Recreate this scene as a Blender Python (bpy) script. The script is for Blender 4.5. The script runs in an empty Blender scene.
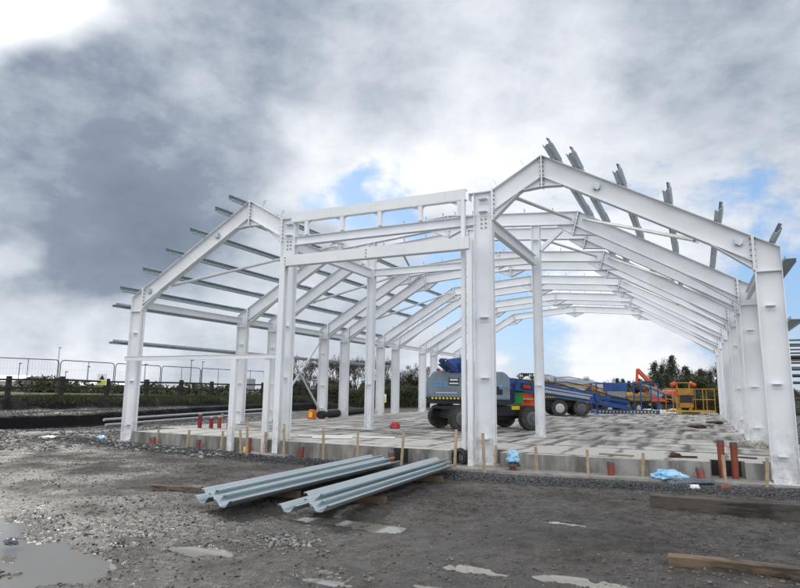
import bpy, math, random
import numpy as np
from mathutils import Vector, Matrix
random.seed(7); rng = np.random.default_rng(7)
scn = bpy.context.scene; col = scn.collection
R = math.radians
# ------------------------------------------------------------------ camera
F_PX, PITCH, ROLL, YAW = 606.42, 0.1584, 0.0118, 0.4523
CAM = Vector((15.276, -12.911, 1.6))
cam = bpy.data.objects.new('camera', bpy.data.cameras.new('camera')); col.objects.link(cam)
cam.data.sensor_width = 36; cam.data.lens = 36*F_PX/800; cam.data.clip_end = 6000; cam.data.clip_start = .1
c, s = math.cos(YAW), math.sin(YAW); r0 = Vector((c, s, 0)); f0 = Vector((-s, c, 0))
cp, sp = math.cos(PITCH), math.sin(PITCH); fw = f0*cp+Vector((0, 0, sp)); u0 = -f0*sp+Vector((0, 0, cp))
cr, sr = math.cos(ROLL), math.sin(ROLL); rt = cr*r0+sr*u0; up = -sr*r0+cr*u0
M = Matrix((( rt.x, up.x, -fw.x, CAM.x), (rt.y, up.y, -fw.y, CAM.y), (rt.z, up.z, -fw.z, CAM.z), (0, 0, 0, 1)))
cam.matrix_world = M
scn.camera = cam
scn.render.resolution_x, scn.render.resolution_y = 1024, 753
scn.view_settings.view_transform = 'Standard'; scn.view_settings.look = 'None'
scn.view_settings.gamma = 1; scn.view_settings.exposure = 0.32
def W3(px, py, D): return CAM+fw*D+rt*((px-400)/F_PX*D)-up*((py-294)/F_PX*D)
# ------------------------------------------------------------------ world
SUN = Vector((-.77, .44, .50)).normalized()
w = bpy.data.worlds.new('World'); scn.world = w; w.use_nodes = True
nt = w.node_tree; nt.nodes.clear(); N = nt.nodes.new; L = nt.links.new
def wmath(op, a, b=None, c=None, clamp=False):
    n = N('ShaderNodeMath'); n.operation = op; n.use_clamp = clamp
    for i, v in enumerate((a, b, c)):
        if v is None: continue
        if isinstance(v, (int, float)): n.inputs[i].default_value = v
        else: L(v, n.inputs[i])
    return n.outputs[0]
def wvec(op, a, b=None, sc=None):
    n = N('ShaderNodeVectorMath'); n.operation = op
    for i, v in enumerate((a, b)):
        if v is None: continue
        if isinstance(v, (tuple, list)): n.inputs[i].default_value = v
        else: L(v, n.inputs[i])
    if sc is not None: n.inputs['Scale'].default_value = sc
    return n
def wnoise(vec, scale, detail=8, rough=.55, dist=0):
    n = N('ShaderNodeTexNoise'); L(vec, n.inputs['Vector'])
    n.inputs['Scale'].default_value = scale; n.inputs['Detail'].default_value = detail
    n.inputs['Roughness'].default_value = rough; n.inputs['Distortion'].default_value = dist
    return n
def wmap(v, a, b, c=0., d=1., smooth=True):
    n = N('ShaderNodeMapRange'); n.interpolation_type = 'SMOOTHSTEP' if smooth else 'LINEAR'
    L(v, n.inputs[0]); n.inputs[1].default_value = a; n.inputs[2].default_value = b
    n.inputs[3].default_value = c; n.inputs[4].default_value = d
    return n.outputs[0]
def wmix(f, a, b):
    n = N('ShaderNodeMix'); n.data_type = 'RGBA'
    if isinstance(f, float): n.inputs[0].default_value = f
    else: L(f, n.inputs[0])
    for i, v in ((6, a), (7, b)):
        if isinstance(v, tuple): n.inputs[i].default_value = (*v, 1)
        else: L(v, n.inputs[i])
    return n.outputs[2]
tc = N('ShaderNodeTexCoord'); D0 = tc.outputs['Generated']
sep = N('ShaderNodeSeparateXYZ'); L(D0, sep.inputs[0])
zz = wmath('MAXIMUM', sep.outputs[2], 0.0)
den = wmath('ADD', zz, .22)
cmb = N('ShaderNodeCombineXYZ')
L(wmath('DIVIDE', sep.outputs[0], den), cmb.inputs[0]); L(wmath('DIVIDE', sep.outputs[1], den), cmb.inputs[1])
mpd = N('ShaderNodeMapping'); L(D0, mpd.inputs[0]); mpd.inputs['Scale'].default_value = (1.8, 1.8, 2.9)
P = mpd.outputs[0]
warp = wnoise(P, 1.3, 4); wv = wvec('SUBTRACT', warp.outputs['Color'], (.5, .5, .5))
Dw = wvec('NORMALIZE', wvec('ADD', D0, wvec('SCALE', wv.outputs[0], sc=.32).outputs[0]).outputs[0]).outputs[0]
def blob(d, r_in, r_out):
    v = Vector(d).normalized()
    dp = wvec('DOT_PRODUCT', Dw, tuple(v)).outputs['Value']
    return wmap(dp, math.cos(R(r_out)), math.cos(R(r_in)))
sky = N('ShaderNodeTexSky'); sky.sky_type = 'NISHITA'; sky.sun_disc = False
sky.sun_elevation = math.asin(SUN.z); sky.sun_rotation = math.atan2(SUN.x, SUN.y) % (2*math.pi)
sky.air_density = 1.0; sky.dust_density = 1.0
skyc = wmix(0.55, sky.outputs[0], (2.6, 4.9, 8.6))
big = wnoise(P, .9, 3, .5).outputs[0]
mid = wnoise(P, 2.1, 9, .6, .15).outputs[0]
fine = wnoise(P, 5.5, 9, .62, .15).outputs[0]
# coverage: mostly closed, opened where the blue shows
cov = wmath('ADD', wmath('MULTIPLY', mid, .75), wmath('MULTIPLY', fine, .35))
holes = None
for d, a, b, g in (((-.414, .848, .335), 1.5, 6, .19), ((-.52, .80, .31), 1, 5.0, .17), ((-.12, .98, .15), 3, 18, .16), ((.14, .97, .15), 2, 12, .18), ((-.30, .94, .14), 3, 12, .18)):
    t = wmath('MULTIPLY', blob(d, a, b), g)
    holes = t if holes is None else wmath('ADD', holes, t)
    if d[1] == .80: hsm = holes
cum = wmath('MULTIPLY', blob((-.13, .99, .06), 2, 9), .14)
cov2 = wmath('ADD', wmath('SUBTRACT', cov, holes), cum)
mask = wmap(cov2, .25, .40)
# cloud shade: dark undersides against bright edges
sh = wmath('ADD', wmath('MULTIPLY', big, .22), wmath('MULTIPLY', mid, .46))
sh = wmath('ADD', sh, wmath('MULTIPLY', fine, .27)); sh = wmath('ADD', sh, .015); sh = wmath('ADD', sh, wmath('MULTIPLY', hsm, .45))
# measured from the picture: dark mass upper left, pale break in the middle, grey again towards the top right; last blob is unseen bright sky added behind the camera as fill
for d, a, b, g in ((W3(175, 110, 1), 4, 20, -.09), (W3(45, 160, 1), 3, 12, -.06), (W3(300, 95, 1), 2, 13, -.06), (W3(70, 285, 1), 2, 11, -.10), (W3(180, 225, 1), 2, 10, -.07), (W3(420, 10, 1), 3, 15, -.07), (W3(640, 30, 1), 3, 16, -.09), (W3(760, 110, 1), 2, 12, -.04),
                   (W3(-20, 0, 1), 0, 7.5, .50), (W3(400, 120, 1), 2, 14, .10), (W3(520, 110, 1), 2, 12, .06), (W3(600, 180, 1), 2, 10, .07), (W3(330, 180, 1), 1, 7, .07),
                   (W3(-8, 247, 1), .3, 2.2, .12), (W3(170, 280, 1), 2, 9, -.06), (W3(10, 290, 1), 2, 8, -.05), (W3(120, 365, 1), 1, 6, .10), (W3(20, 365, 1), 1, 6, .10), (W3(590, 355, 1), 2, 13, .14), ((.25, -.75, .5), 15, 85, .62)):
    dd = Vector(d)-CAM if abs(Vector(d).x) > 2 or abs(Vector(d).y) > 2 else Vector(d)
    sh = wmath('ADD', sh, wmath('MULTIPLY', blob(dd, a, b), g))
ramp = N('ShaderNodeValToRGB'); L(sh, ramp.inputs[0])
cr_ = ramp.color_ramp; cr_.elements[0].position = .16; cr_.elements[0].color = (1.7, 2.1, 2.7, 1)
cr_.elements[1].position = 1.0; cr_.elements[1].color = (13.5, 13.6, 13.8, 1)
for p_, c_ in ((.30, (2.2, 2.65, 3.4)), (.43, (4.3, 4.75, 5.35)), (.54, (6.0, 6.35, 6.9)), (.70, (8.2, 8.4, 8.7))):
    e = cr_.elements.new(p_); e.color = (*c_, 1)
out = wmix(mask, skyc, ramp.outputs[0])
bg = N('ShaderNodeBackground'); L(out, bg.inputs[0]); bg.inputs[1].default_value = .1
wo = N('ShaderNodeOutputWorld'); L(bg.outputs[0], wo.inputs[0])
# sun behind thin cloud
sl = bpy.data.lights.new('sun', 'SUN'); sl.energy = 1.5; sl.angle = R(10); sl.color = (1, .95, .88)
so = bpy.data.objects.new('sun', sl); col.objects.link(so); so.rotation_euler = SUN.to_track_quat('Z', 'Y').to_euler()

# ------------------------------------------------------------------ materials
def mat(name, base, rough=.6, metal=0., var=.0, vscale=3., bump=0., bscale=30., c2=None, spec=.5, rvar=0., emit=None):
    m = bpy.data.materials.new(name); m.use_nodes = True; t = m.node_tree; b = t.nodes['Principled BSDF']
    b.inputs['Base Color'].default_value = (*base, 1); b.inputs['Roughness'].default_value = rough
    b.inputs['Metallic'].default_value = metal; b.inputs['Specular IOR Level'].default_value = spec
    tcn = t.nodes.new('ShaderNodeTexCoord')
    if var or c2 or rvar:
        n = t.nodes.new('ShaderNodeTexNoise'); n.inputs['Scale'].default_value = vscale; n.inputs['Detail'].default_value = 7; n.inputs['Roughness'].default_value = .6
        t.links.new(tcn.outputs['Object'], n.inputs['Vector'])
        mr = t.nodes.new('ShaderNodeMapRange'); mr.inputs[1].default_value = .35; mr.inputs[2].default_value = .7; t.links.new(n.outputs[0], mr.inputs[0])
        mx = t.nodes.new('ShaderNodeMix'); mx.data_type = 'RGBA'; mx.inputs[6].default_value = (*base, 1)
        cc = c2 if c2 else tuple(x*(1-var) for x in base)
        mx.inputs[7].default_value = (*cc, 1); t.links.new(mr.outputs[0], mx.inputs[0]); t.links.new(mx.outputs[2], b.inputs['Base Color'])
        if rvar:
            m2 = t.nodes.new('ShaderNodeMapRange'); m2.inputs[3].default_value = rough-rvar; m2.inputs[4].default_value = rough+rvar
            t.links.new(n.outputs[0], m2.inputs[0]); t.links.new(m2.outputs[0], b.inputs['Roughness'])
    if bump:
        n = t.nodes.new('ShaderNodeTexNoise'); n.inputs['Scale'].default_value = bscale; n.inputs['Detail'].default_value = 6
        t.links.new(tcn.outputs['Object'], n.inputs['Vector'])
        bp = t.nodes.new('ShaderNodeBump'); bp.inputs['Strength'].default_value = bump; bp.inputs['Distance'].default_value = .02
        t.links.new(n.outputs[0], bp.inputs['Height']); t.links.new(bp.outputs[0], b.inputs['Normal'])
    return m
MW = mat('white_steel_paint', (.74, .775, .815), .42, var=.14, vscale=1.6, rvar=.12, spec=.45)
def m_steel():
    m = bpy.data.materials.new('white_steel_paint'); m.use_nodes = True; t = m.node_tree; b = t.nodes['Principled BSDF']; nn = t.nodes.new; lk = t.links.new
    g = nn('ShaderNodeNewGeometry').outputs['Position']
    def noise(sc, det, ro=.6, scl=None):
        n = nn('ShaderNodeTexNoise'); v = g
        if scl: mp = nn('ShaderNodeMapping'); lk(g, mp.inputs[0]); mp.inputs['Scale'].default_value = scl; v = mp.outputs[0]
        lk(v, n.inputs['Vector']); n.inputs['Scale'].default_value = sc; n.inputs['Detail'].default_value = det; n.inputs['Roughness'].default_value = ro; return n.outputs[0]
    def mr(v, a, b_, c_=0, d=1):
        n = nn('ShaderNodeMapRange'); lk(v, n.inputs[0]); n.inputs[1].default_value = a; n.inputs[2].default_value = b_; n.inputs[3].default_value = c_; n.inputs[4].default_value = d; return n.outputs[0]
    def mx(f, a, b_):
        n = nn('ShaderNodeMix'); n.data_type = 'RGBA'; lk(f, n.inputs[0])
        for i, v in ((6, a), (7, b_)):
            if isinstance(v, tuple): n.inputs[i].default_value = (*v, 1)
            else: lk(v, n.inputs[i])
        return n.outputs[2]
    def mul(a, b_):
        n = nn('ShaderNodeMath'); n.operation = 'MULTIPLY'; lk(a, n.inputs[0]); lk(b_, n.inputs[1]); return n.outputs[0]
    c_ = mx(mr(noise(1.1, 6), .35, .7), (.79, .82, .855), (.71, .74, .775))
    c_ = mx(mr(noise(2.2, 8, .7, (6, 6, .7)), .60, .72, 0, .35), c_, (.42, .44, .45))       # streaks of handling dirt
    c_ = mx(mr(noise(9, 9, .75), .66, .74, 0, .6), c_, (.30, .26, .22))                    # chips and scuffs
    sp = nn('ShaderNodeSeparateXYZ'); lk(g, sp.inputs[0])
    c_ = mx(mul(mr(sp.outputs[2], 1.3, .1, 0, .75), mr(noise(5, 9, .75), .42, .66)), c_, (.24, .20, .165))   # mud splashed up the feet
    lk(c_, b.inputs['Base Color']); lk(mr(noise(3, 5), .3, .7, .34, .58), b.inputs['Roughness']); b.inputs['Specular IOR Level'].default_value = .45
    return m
MW = m_steel()
MW2 = mat('off_white_tube_paint', (.62, .64, .65), .5, var=.25, vscale=2.5)
MBOLT = mat('bolt_steel', (.22, .23, .25), .45, .6)
MGALV = mat('galvanised_steel', (.46, .53, .57), .38, .6, var=.22, vscale=9, rvar=.1)
MGALV2 = mat('bright_galvanised_deck', (.64, .72, .75), .30, .85, var=.10, vscale=1.5)
MGREY = mat('dull_grey_pipe', (.42, .44, .45), .5, .3, var=.2)
MWOOD = mat('pine_stake', (.52, .40, .26), .8, c2=(.24, .18, .12), vscale=7, bump=.3)
MOLD = mat('weathered_timber', (.085, .072, .06), .85, var=.45, vscale=8, bump=.6, bscale=25)
MOLD2 = mat('brown_timber', (.15, .105, .07), .85, var=.4, vscale=8, bump=.6, bscale=25)
MTERRA = mat('terracotta_pipe', (.23, .055, .028), .45, var=.25)
MRED = mat('red_pipe', (.20, .008, .012), .4, var=.15)
MBLACK = mat('black_plastic', (.012, .013, .015), .45, var=.3, c2=(.03, .03, .032))
MRUB = mat('tyre_rubber', (.018, .018, .02), .75, c2=(.07, .065, .06), vscale=6)
MBLUE = mat('machine_blue_paint', (.010, .085, .33), .4, c2=(.012, .04, .13), vscale=3)
MDBLUE = mat('machine_dark_blue', (.01, .03, .12), .4, var=.3)
MMGREY = mat('machine_grey_paint', (.18, .25, .32), .38, c2=(.10, .13, .16), vscale=2.5)
MDARK = mat('machine_black', (.012, .013, .018), .55, var=.2)
MSILV = mat('boom_silver', (.5, .54, .6), .35, .5, var=.2)
MYEL = mat('machine_yellow_paint', (.48, .23, .015), .5, c2=(.20, .10, .02), vscale=3)
MORAN = mat('machine_orange_paint', (.62, .085, .02), .45, var=.3)
MHV = mat('hi_vis_orange_fabric', (.9, .13, .02), .8)
MREFL = mat('reflective_tape', (.6, .62, .6), .4)
MHAZY = mat('hazard_yellow', (.75, .6, .03), .5)
MGREEN = mat('green_panel', (.02, .28, .05), .5, var=.2)
MWHITE = mat('white_panel', (.78, .78, .76), .5, var=.1)
MBLTX = mat('blue_lettering', (.1, .32, .7), .4)
MLTX = mat('pale_lettering', (.6, .66, .72), .4)
MREDL = mat('red_lens', (.4, .03, .02), .3)
MRIMW = mat('white_rim', (.55, .57, .58), .5, var=.3)
MRIMG = mat('grey_rim', (.10, .12, .14), .5, var=.3)
MSKIN = mat('skin', (.45, .26, .18), .6)
MNAVY = mat('navy_trousers', (.015, .02, .04), .8)
MPLBL = mat('blue_plastic_sheet', (.12, .45, .75), .3, c2=(.5, .65, .78), vscale=7)
MPLGR = mat('grey_plastic_sheet', (.10, .12, .15), .3, var=.4)
MREDB = mat('red_mesh_bag', (.5, .06, .07), .7, var=.5, vscale=12)
MFENCE = mat('dark_rail_timber', (.035, .03, .028), .85, var=.4, vscale=6)
MHERAS = mat('fence_tube', (.10, .11, .12), .4, .6)
MSTONE = mat('pale_stone', (.30, .30, .295), .85, var=.5, vscale=30)
MLIME = mat('concrete_lump', (.38, .37, .34), .85, var=.35, vscale=12, bump=.5)
MRUST = mat('rusty_debris', (.06, .03, .02), .85, var=.4, vscale=20)
MPLY = mat('plywood_scrap', (.25, .19, .13), .85, var=.35, vscale=9)

# ------------------------------------------------------------------ helpers
class MB:
    def __init__(s): s.v = []; s.f = []; s.m = []
    def add(s, vs, fs, mi=0):
        o = len(s.v); s.v += [tuple(v) for v in vs]; s.f += [tuple(i+o for i in f) for f in fs]; s.m += [mi]*len(fs)
    def box(s, cx, cy, cz, sx, sy, sz, mi=0, rot=None):
        vs = []
        for dx in (-.5, .5):
            for dy in (-.5, .5):
                for dz in (-.5, .5):
                    v = Vector((dx*sx, dy*sy, dz*sz))
                    if rot is not None: v = rot @ v
                    vs.append((cx+v.x, cy+v.y, cz+v.z))
        s.add(vs, [(0, 1, 3, 2), (4, 6, 7, 5), (0, 4, 5, 1), (2, 3, 7, 6), (0, 2, 6, 4), (1, 5, 7, 3)], mi)
    def beam(s, a, b, wd, ht, mi=0, upv=(0, 0, 1)):
        a = Vector(a); b = Vector(b); d = (b-a); ln = d.length; d.normalize(); u = Vector(upv)
        if abs(d.dot(u)) > .99: u = Vector((0, 1, 0))
        r = d.cross(u).normalized(); u = r.cross(d)
        rot = Matrix((d, r, u)).transposed(); c = (a+b)/2
        s.box(c.x, c.y, c.z, ln, wd, ht, mi, rot)
    def tube(s, a, b, r, n=10, r2=None, mi=0, caps=True):
        a = Vector(a); b = Vector(b); d = (b-a).normalized(); r2 = r if r2 is None else r2
        u = Vector((0, 0, 1)) if abs(d.z) < .9 else Vector((1, 0, 0))
        x = d.cross(u).normalized(); y = d.cross(x)
        vs = []
        for P_, q in ((a, r), (b, r2)):
            for i in range(n):
                t = 2*math.pi*i/n; vs.append(P_+x*(math.cos(t)*q)+y*(math.sin(t)*q))
        fs = [(i, (i+1) % n, n+(i+1) % n, n+i) for i in range(n)]
        if caps: fs += [tuple(range(n-1, -1, -1)), tuple(range(n, 2*n))]
        s.add(vs, fs, mi)
    def path(s, pts, r, n=8, mi=0):
        for a, b in zip(pts[:-1], pts[1:]): s.tube(a, b, r, n, mi=mi)
    def prism(s, poly, y0, y1, mi=0, axis='Y'):
        n = len(poly)
        if axis == 'Y': vs = [(x, y0, z) for x, z in poly]+[(x, y1, z) for x, z in poly]
        elif axis == 'Z': vs = [(x, y, y0) for x, y in poly]+[(x, y, y1) for x, y in poly]
        else: vs = [(y0, x, z) for x, z in poly]+[(y1, x, z) for x, z in poly]
        s.add(vs, [tuple(range(n)), tuple(range(2*n-1, n-1, -1))]+[(i, i+n, (i+1) % n+n, (i+1) % n) for i in range(n)], mi)
    def iedge(s, p, q, toward, y, hw, tf):  # flange along segment p-q, thickness tf towards point
        p = Vector(p); q = Vector(q); d = (q-p).normalized(); n = Vector((-d.y, d.x))
        if n.dot(Vector(toward)-p) < 0: n = -n
        s.prism([tuple(p), tuple(q), tuple(q+n*tf), tuple(p+n*tf)], y-hw, y+hw)
    def ibeam(s, top, bot, y, hw=.095, tf=.014, tw=.010):
        s.prism([top[0], top[1], bot[1], bot[0]], y-tw/2, y+tw/2)
        s.iedge(top[0], top[1], bot[0], y, hw, tf); s.iedge(bot[0], bot[1], top[0], y, hw, tf)
    def build(s, name, mats, parent=None, smooth=False, fix=True, bev=0):
        me = bpy.data.meshes.new(name); vs = s.v
        if parent is not None: org = wloc(parent)
        else:
            a = np.array(vs); org = Vector(((a[:, 0].min()+a[:, 0].max())/2, (a[:, 1].min()+a[:, 1].max())/2, a[:, 2].min()))
        me.from_pydata([(x-org.x, y-org.y, z-org.z) for x, y, z in vs], [], s.f)
        mats = mats if isinstance(mats, (list, tuple)) else [mats]
        for m in mats: me.materials.append(m)
        if len(mats) > 1: me.polygons.foreach_set('material_index', s.m)
        if fix:
            import bmesh
            b = bmesh.new(); b.from_mesh(me); bmesh.ops.recalc_face_normals(b, faces=b.faces); b.to_mesh(me); b.free()
        if smooth:
            me.polygons.foreach_set('use_smooth', [True]*len(me.polygons))
            try: me.set_sharp_from_angle(angle=R(40))
            except Exception: pass
        o = bpy.data.objects.new(name, me); col.objects.link(o)
        if parent is not None: o.parent = parent
        else: o.location = org
        if bev:
            md = o.modifiers.new('bevel', 'BEVEL'); md.width = bev; md.segments = 2; md.limit_method = 'ANGLE'
        return o
def wloc(o):
    v = Vector((0, 0, 0))
    while o is not None: v = v+o.location; o = o.parent
    return v
def tag(o, label, cat, group=None, kind=None):
    o['label'] = label; o['category'] = cat
    if group: o['group'] = group
    if kind: o['kind'] = kind
    return o
def empty(name, loc, label, cat, group=None):
    o = bpy.data.objects.new(name, None); o.location = loc; o.empty_display_size = .2; col.objects.link(o)
    return tag(o, label, cat, group)
def copy_tree(o, parent=None):
    c_ = o.copy(); col.objects.link(c_); c_.parent = parent
    for ch in list(o.children): copy_tree(ch, c_)
    return c_
ORD = ['', 'first', 'second', 'third', 'fourth', 'fifth', 'sixth', 'seventh', 'eighth', 'ninth', 'tenth', 'eleventh', 'twelfth', 'thirteenth', 'fourteenth', 'fifteenth', 'sixteenth', 'seventeenth', 'eighteenth', 'nineteenth', 'twentieth', 'twenty-first', 'twenty-second', 'twenty-third', 'twenty-fourth', 'twenty-fifth', 'twenty-sixth', 'twenty-seventh', 'twenty-eighth', 'twenty-ninth', 'thirtieth']+['%d%s' % (q, {1: 'st', 2: 'nd', 3: 'rd'}.get(q % 10, 'th')) for q in range(31, 160)]
def npmesh(name, V, Fq, m, smooth=False, attrs=None):
    me = bpy.data.meshes.new(name); k = Fq.shape[1]
    me.vertices.add(len(V)); me.vertices.foreach_set('co', V.astype(np.float32).ravel())
    me.loops.add(Fq.size); me.loops.foreach_set('vertex_index', Fq.astype(np.int32).ravel())
    me.polygons.add(len(Fq)); me.polygons.foreach_set('loop_start', np.arange(0, Fq.size, k, dtype=np.int32))
    me.update(calc_edges=True)
    if smooth: me.polygons.foreach_set('use_smooth', np.ones(len(Fq), bool))
    for an, av in (attrs or {}).items():
        a = me.attributes.new(an, 'FLOAT', 'POINT'); a.data.foreach_set('value', av.astype(np.float32).ravel())
    me.materials.append(m); me.validate()
    o = bpy.data.objects.new(name, me); col.objects.link(o); return o
_T = rng.random((256, 256))
def vnoise(x, y):
    xi = np.floor(x).astype(int); yi = np.floor(y).astype(int); xf = x-xi; yf = y-yi
    xf = xf*xf*(3-2*xf); yf = yf*yf*(3-2*yf)
    g = lambda i, j: _T[i % 256, j % 256]
    return (g(xi, yi)*(1-xf)+g(xi+1, yi)*xf)*(1-yf)+(g(xi, yi+1)*(1-xf)+g(xi+1, yi+1)*xf)*yf
def fbm(x, y, f, o=5, g=.5):
    a = 1; t = 0; n = 0
    for i in range(o): t = t+a*vnoise(x*f+17.3*i, y*f+9.1*i); n += a; a *= g; f *= 2.03
    return t/n-.5
def sstep(a, b, x): t = np.clip((x-a)/(b-a), 0, 1); return t*t*(3-2*t)

# ------------------------------------------------------------------ ground
HS = .358
PUD = [(7.9, -8.9, 2.1, 1.1, .055), (9.5, -8.9, 1.1, .45, .045), (6.6, -8.5, 1.2, .6, .045), (11.75, -6.15, .35, .22, .035), (12.4, -8.2, .35, .10, .028), (13.35, -7.95, .3, .07, .022), (13.25, -7.3, .25, .12, .022), (14.3, -7.25, .22, .08, .018), (10.9, -6.1, .8, .3, .035), (13.6, -4.9, .28, .08, .022), (10.8, -7.9, .3, .13, .022), (14.0, -8.0, .35, .12, .025)]
def ground_h(X, Y):
    xb = np.interp(Y, [-1e4, 5, 20, 1e4], [-7.3, -7.3, -12, -12]); k = 1-sstep(28, 38, Y)
    wob = .25*fbm(Y*1., Y*0+3, .8, 4)
    rut = .035*fbm(X*.22+Y*.12+70, Y*1.1-X*.25, 1.0, 3)
    h = k*(.5*sstep(0, .45, xb+wob-X)+.5*sstep(-13.0+wob*2, -14.3+wob*2, X))
    n = rut+.10*fbm(X, Y, .22, 3)+.045*fbm(X+50, Y, 1.1, 3)+.030*fbm(X, Y+30, 4.5, 4, .6)
    n += .07*np.abs(fbm(X+9, Y+3, 8, 4, .7))**1.2+.03*fbm(X+3, Y+7, 16, 2, .6)*sstep(-.1, .2, fbm(X+20, Y, .7, 3))
    flat = 1-.75*sstep(-3, -.8, Y)*sstep(-1, .5, X)*(1-sstep(1.5, 3, Y))
    d = np.hypot(X-CAM.x, Y-CAM.y)
    n = n*(1-sstep(45, 120, d))*flat
    for px, py, a, b, dp in PUD:
        e = ((X-px)/a)**2+((Y-py)/b)**2+1.8*fbm(X, Y, 2.6, 5)
        n = n*(1-.45*np.exp(-e))-dp*np.exp(-e*.8)*1.6
    return h+n
def axis(lo, f0_, f1_, hi, st):
    a = [f0_]; d = st
    while a[-1] > lo: d *= 1.13; a.append(a[-1]-d)
    b = list(np.arange(f0_, f1_, st)); e = [b[-1]+st]; d = st
    while e[-1] < hi: d *= 1.13; e.append(e[-1]+d)
    return np.array(a[:0:-1]+b+e)
gx = axis(-3000, 1.5, 17.5, 3000, .028); gy = axis(-900, -10.2, 1.0, 3500, .028)
gx = np.unique(np.r_[gx[(gx < -17) | (gx > 1.5)], np.arange(-17, 1.5, .12)]); gy = np.unique(np.r_[gy[(gy <= 1.0) | (gy > 40)], np.arange(1.03, 40, .25)])
GX, GY = np.meshgrid(gx, gy, indexing='ij'); GZ = ground_h(GX, GY)
nx, ny = GX.shape; ii_ = np.arange(nx*ny).reshape(nx, ny)
Fq = np.stack([ii_[:-1, :-1], ii_[1:, :-1], ii_[1:, 1:], ii_[:-1, 1:]], -1).reshape(-1, 4)
fx, fy = GX.ravel(), GY.ravel()
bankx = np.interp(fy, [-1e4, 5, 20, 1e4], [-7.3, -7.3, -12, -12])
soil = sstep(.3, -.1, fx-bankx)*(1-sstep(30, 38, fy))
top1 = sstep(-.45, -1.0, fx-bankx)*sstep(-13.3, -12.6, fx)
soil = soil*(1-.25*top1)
grass = sstep(-13.4, -14.2, fx+fbm(fx, fy, .5, 4)*2)*sstep(8, 15, fy)*.8+sstep(-16.2, -17, fx)+sstep(44, 47, fy); grass = np.clip(grass, 0, 1)
wet = np.zeros_like(fx)
for px, py, a, b, dp in PUD:
    e = ((fx-px)/(a*1.5+.25))**2+((fy-py)/(b*1.5+.25))**2; wet = np.maximum(wet, np.exp(-e*.6))
wet = np.clip(wet*(.9+1.2*fbm(fx, fy, 1.3, 4)), 0, 1)
def m_ground():
    m = bpy.data.materials.new('muddy_ground'); m.use_nodes = True; t = m.node_tree; b = t.nodes['Principled BSDF']
    nn = t.nodes.new; lk = t.links.new; g = nn('ShaderNodeNewGeometry').outputs['Position']
    def noise(sc, det, ro=.6, dist=0):
        n = nn('ShaderNodeTexNoise'); lk(g, n.inputs['Vector']); n.inputs['Scale'].default_value = sc; n.inputs['Detail'].default_value = det
        n.inputs['Roughness'].default_value = ro; n.inputs['Distortion'].default_value = dist; return n.outputs[0]
    def mr(v, a, b_, c_=0, d=1):
        n = nn('ShaderNodeMapRange'); lk(v, n.inputs[0]); n.inputs[1].default_value = a; n.inputs[2].default_value = b_; n.inputs[3].default_value = c_; n.inputs[4].default_value = d; return n.outputs[0]
    def mx(f, a, b_):
        n = nn('ShaderNodeMix'); n.data_type = 'RGBA'
        if isinstance(f, float): n.inputs[0].default_value = f
        else: lk(f, n.inputs[0])
        for i, v in ((6, a), (7, b_)):
            if isinstance(v, tuple): n.inputs[i].default_value = (*v, 1)
            else: lk(v, n.inputs[i])
        return n.outputs[2]
    def at(nm):
        a = nn('ShaderNodeAttribute'); a.attribute_name = nm; return a.outputs['Fac']
    n1 = noise(.45, 5); n2 = noise(5, 9, .7); n3 = noise(38, 7, .7)
    c_ = mx(mr(n1, .38, .64), (.068, .059, .052), (.135, .120, .108))
    c_ = mx(mr(n2, .42, .60), c_, (.030, .026, .024))
    c_ = mx(mr(n3, .56, .70), c_, (.24, .235, .23))
    vo = nn('ShaderNodeTexVoronoi'); lk(g, vo.inputs['Vector']); vo.inputs['Scale'].default_value = 22
    c_ = mx(mr(vo.outputs['Distance'], .14, .05, 0, .55), c_, (.26, .255, .25))
    c_ = mx(at('soil'), c_, mx(mr(n3, .5, .72), (.008, .008, .009), (.045, .045, .047)))  # black peat of the bank, with its backlit shade darkened into the colour
    c_ = mx(at('grass'), c_, mx(mr(n2, .4, .65), (.022, .040, .012), (.075, .075, .035)))
    wf = at('wet'); c_ = mx(mr(wf, .1, .9, 0, .5), c_, (.05, .045, .04)); lk(c_, b.inputs['Base Color'])
    mr_ = mr(noise(.8, 5), .42, .62, .5, .92); mf = nn('ShaderNodeMix'); lk(mr(wf, .15, .8), mf.inputs[0]); lk(mr_, mf.inputs[2]); mf.inputs[3].default_value = .26; lk(mf.outputs[0], b.inputs['Roughness']); lk(mr(at('soil'), 0, 1, .5, .04), b.inputs['Specular IOR Level'])
    bp = nn('ShaderNodeBump'); bp.inputs['Strength'].default_value = 1; bp.inputs['Distance'].default_value = .05
    ad = nn('ShaderNodeMath'); ad.operation = 'ADD'; lk(n2, ad.inputs[0]); lk(n3, ad.inputs[1]); lk(ad.outputs[0], bp.inputs['Height']); lk(bp.outputs[0], b.inputs['Normal'])
    return m
MG = m_ground()
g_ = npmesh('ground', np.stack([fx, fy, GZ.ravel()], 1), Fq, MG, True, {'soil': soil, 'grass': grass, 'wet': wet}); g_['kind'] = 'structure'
g_['label'] = 'dark wet stony mud of the building site'
# puddles: still water lying in the dips of the mud
MWAT = mat('muddy_water', (.215, .20, .17), .03, spec=1.0)
for i, (px, py, a, b, dp) in enumerate(PUD):
    mb = MB(); zl = float(ground_h(np.array([px]), np.array([py]))[0])
    lim = 2.0
    pts = [(px+a*lim*math.cos(t), py+b*lim*math.sin(t)) for t in np.linspace(0, 2*math.pi, 40, endpoint=False)]
    mb.add([(x, y, zl+dp*.72+.0002*i) for x, y in pts], [tuple(range(40))])
    o = mb.build('puddle', MWAT, fix=False); o['kind'] = 'structure'; o['label'] = 'shallow muddy puddle in the foreground ground'
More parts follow.
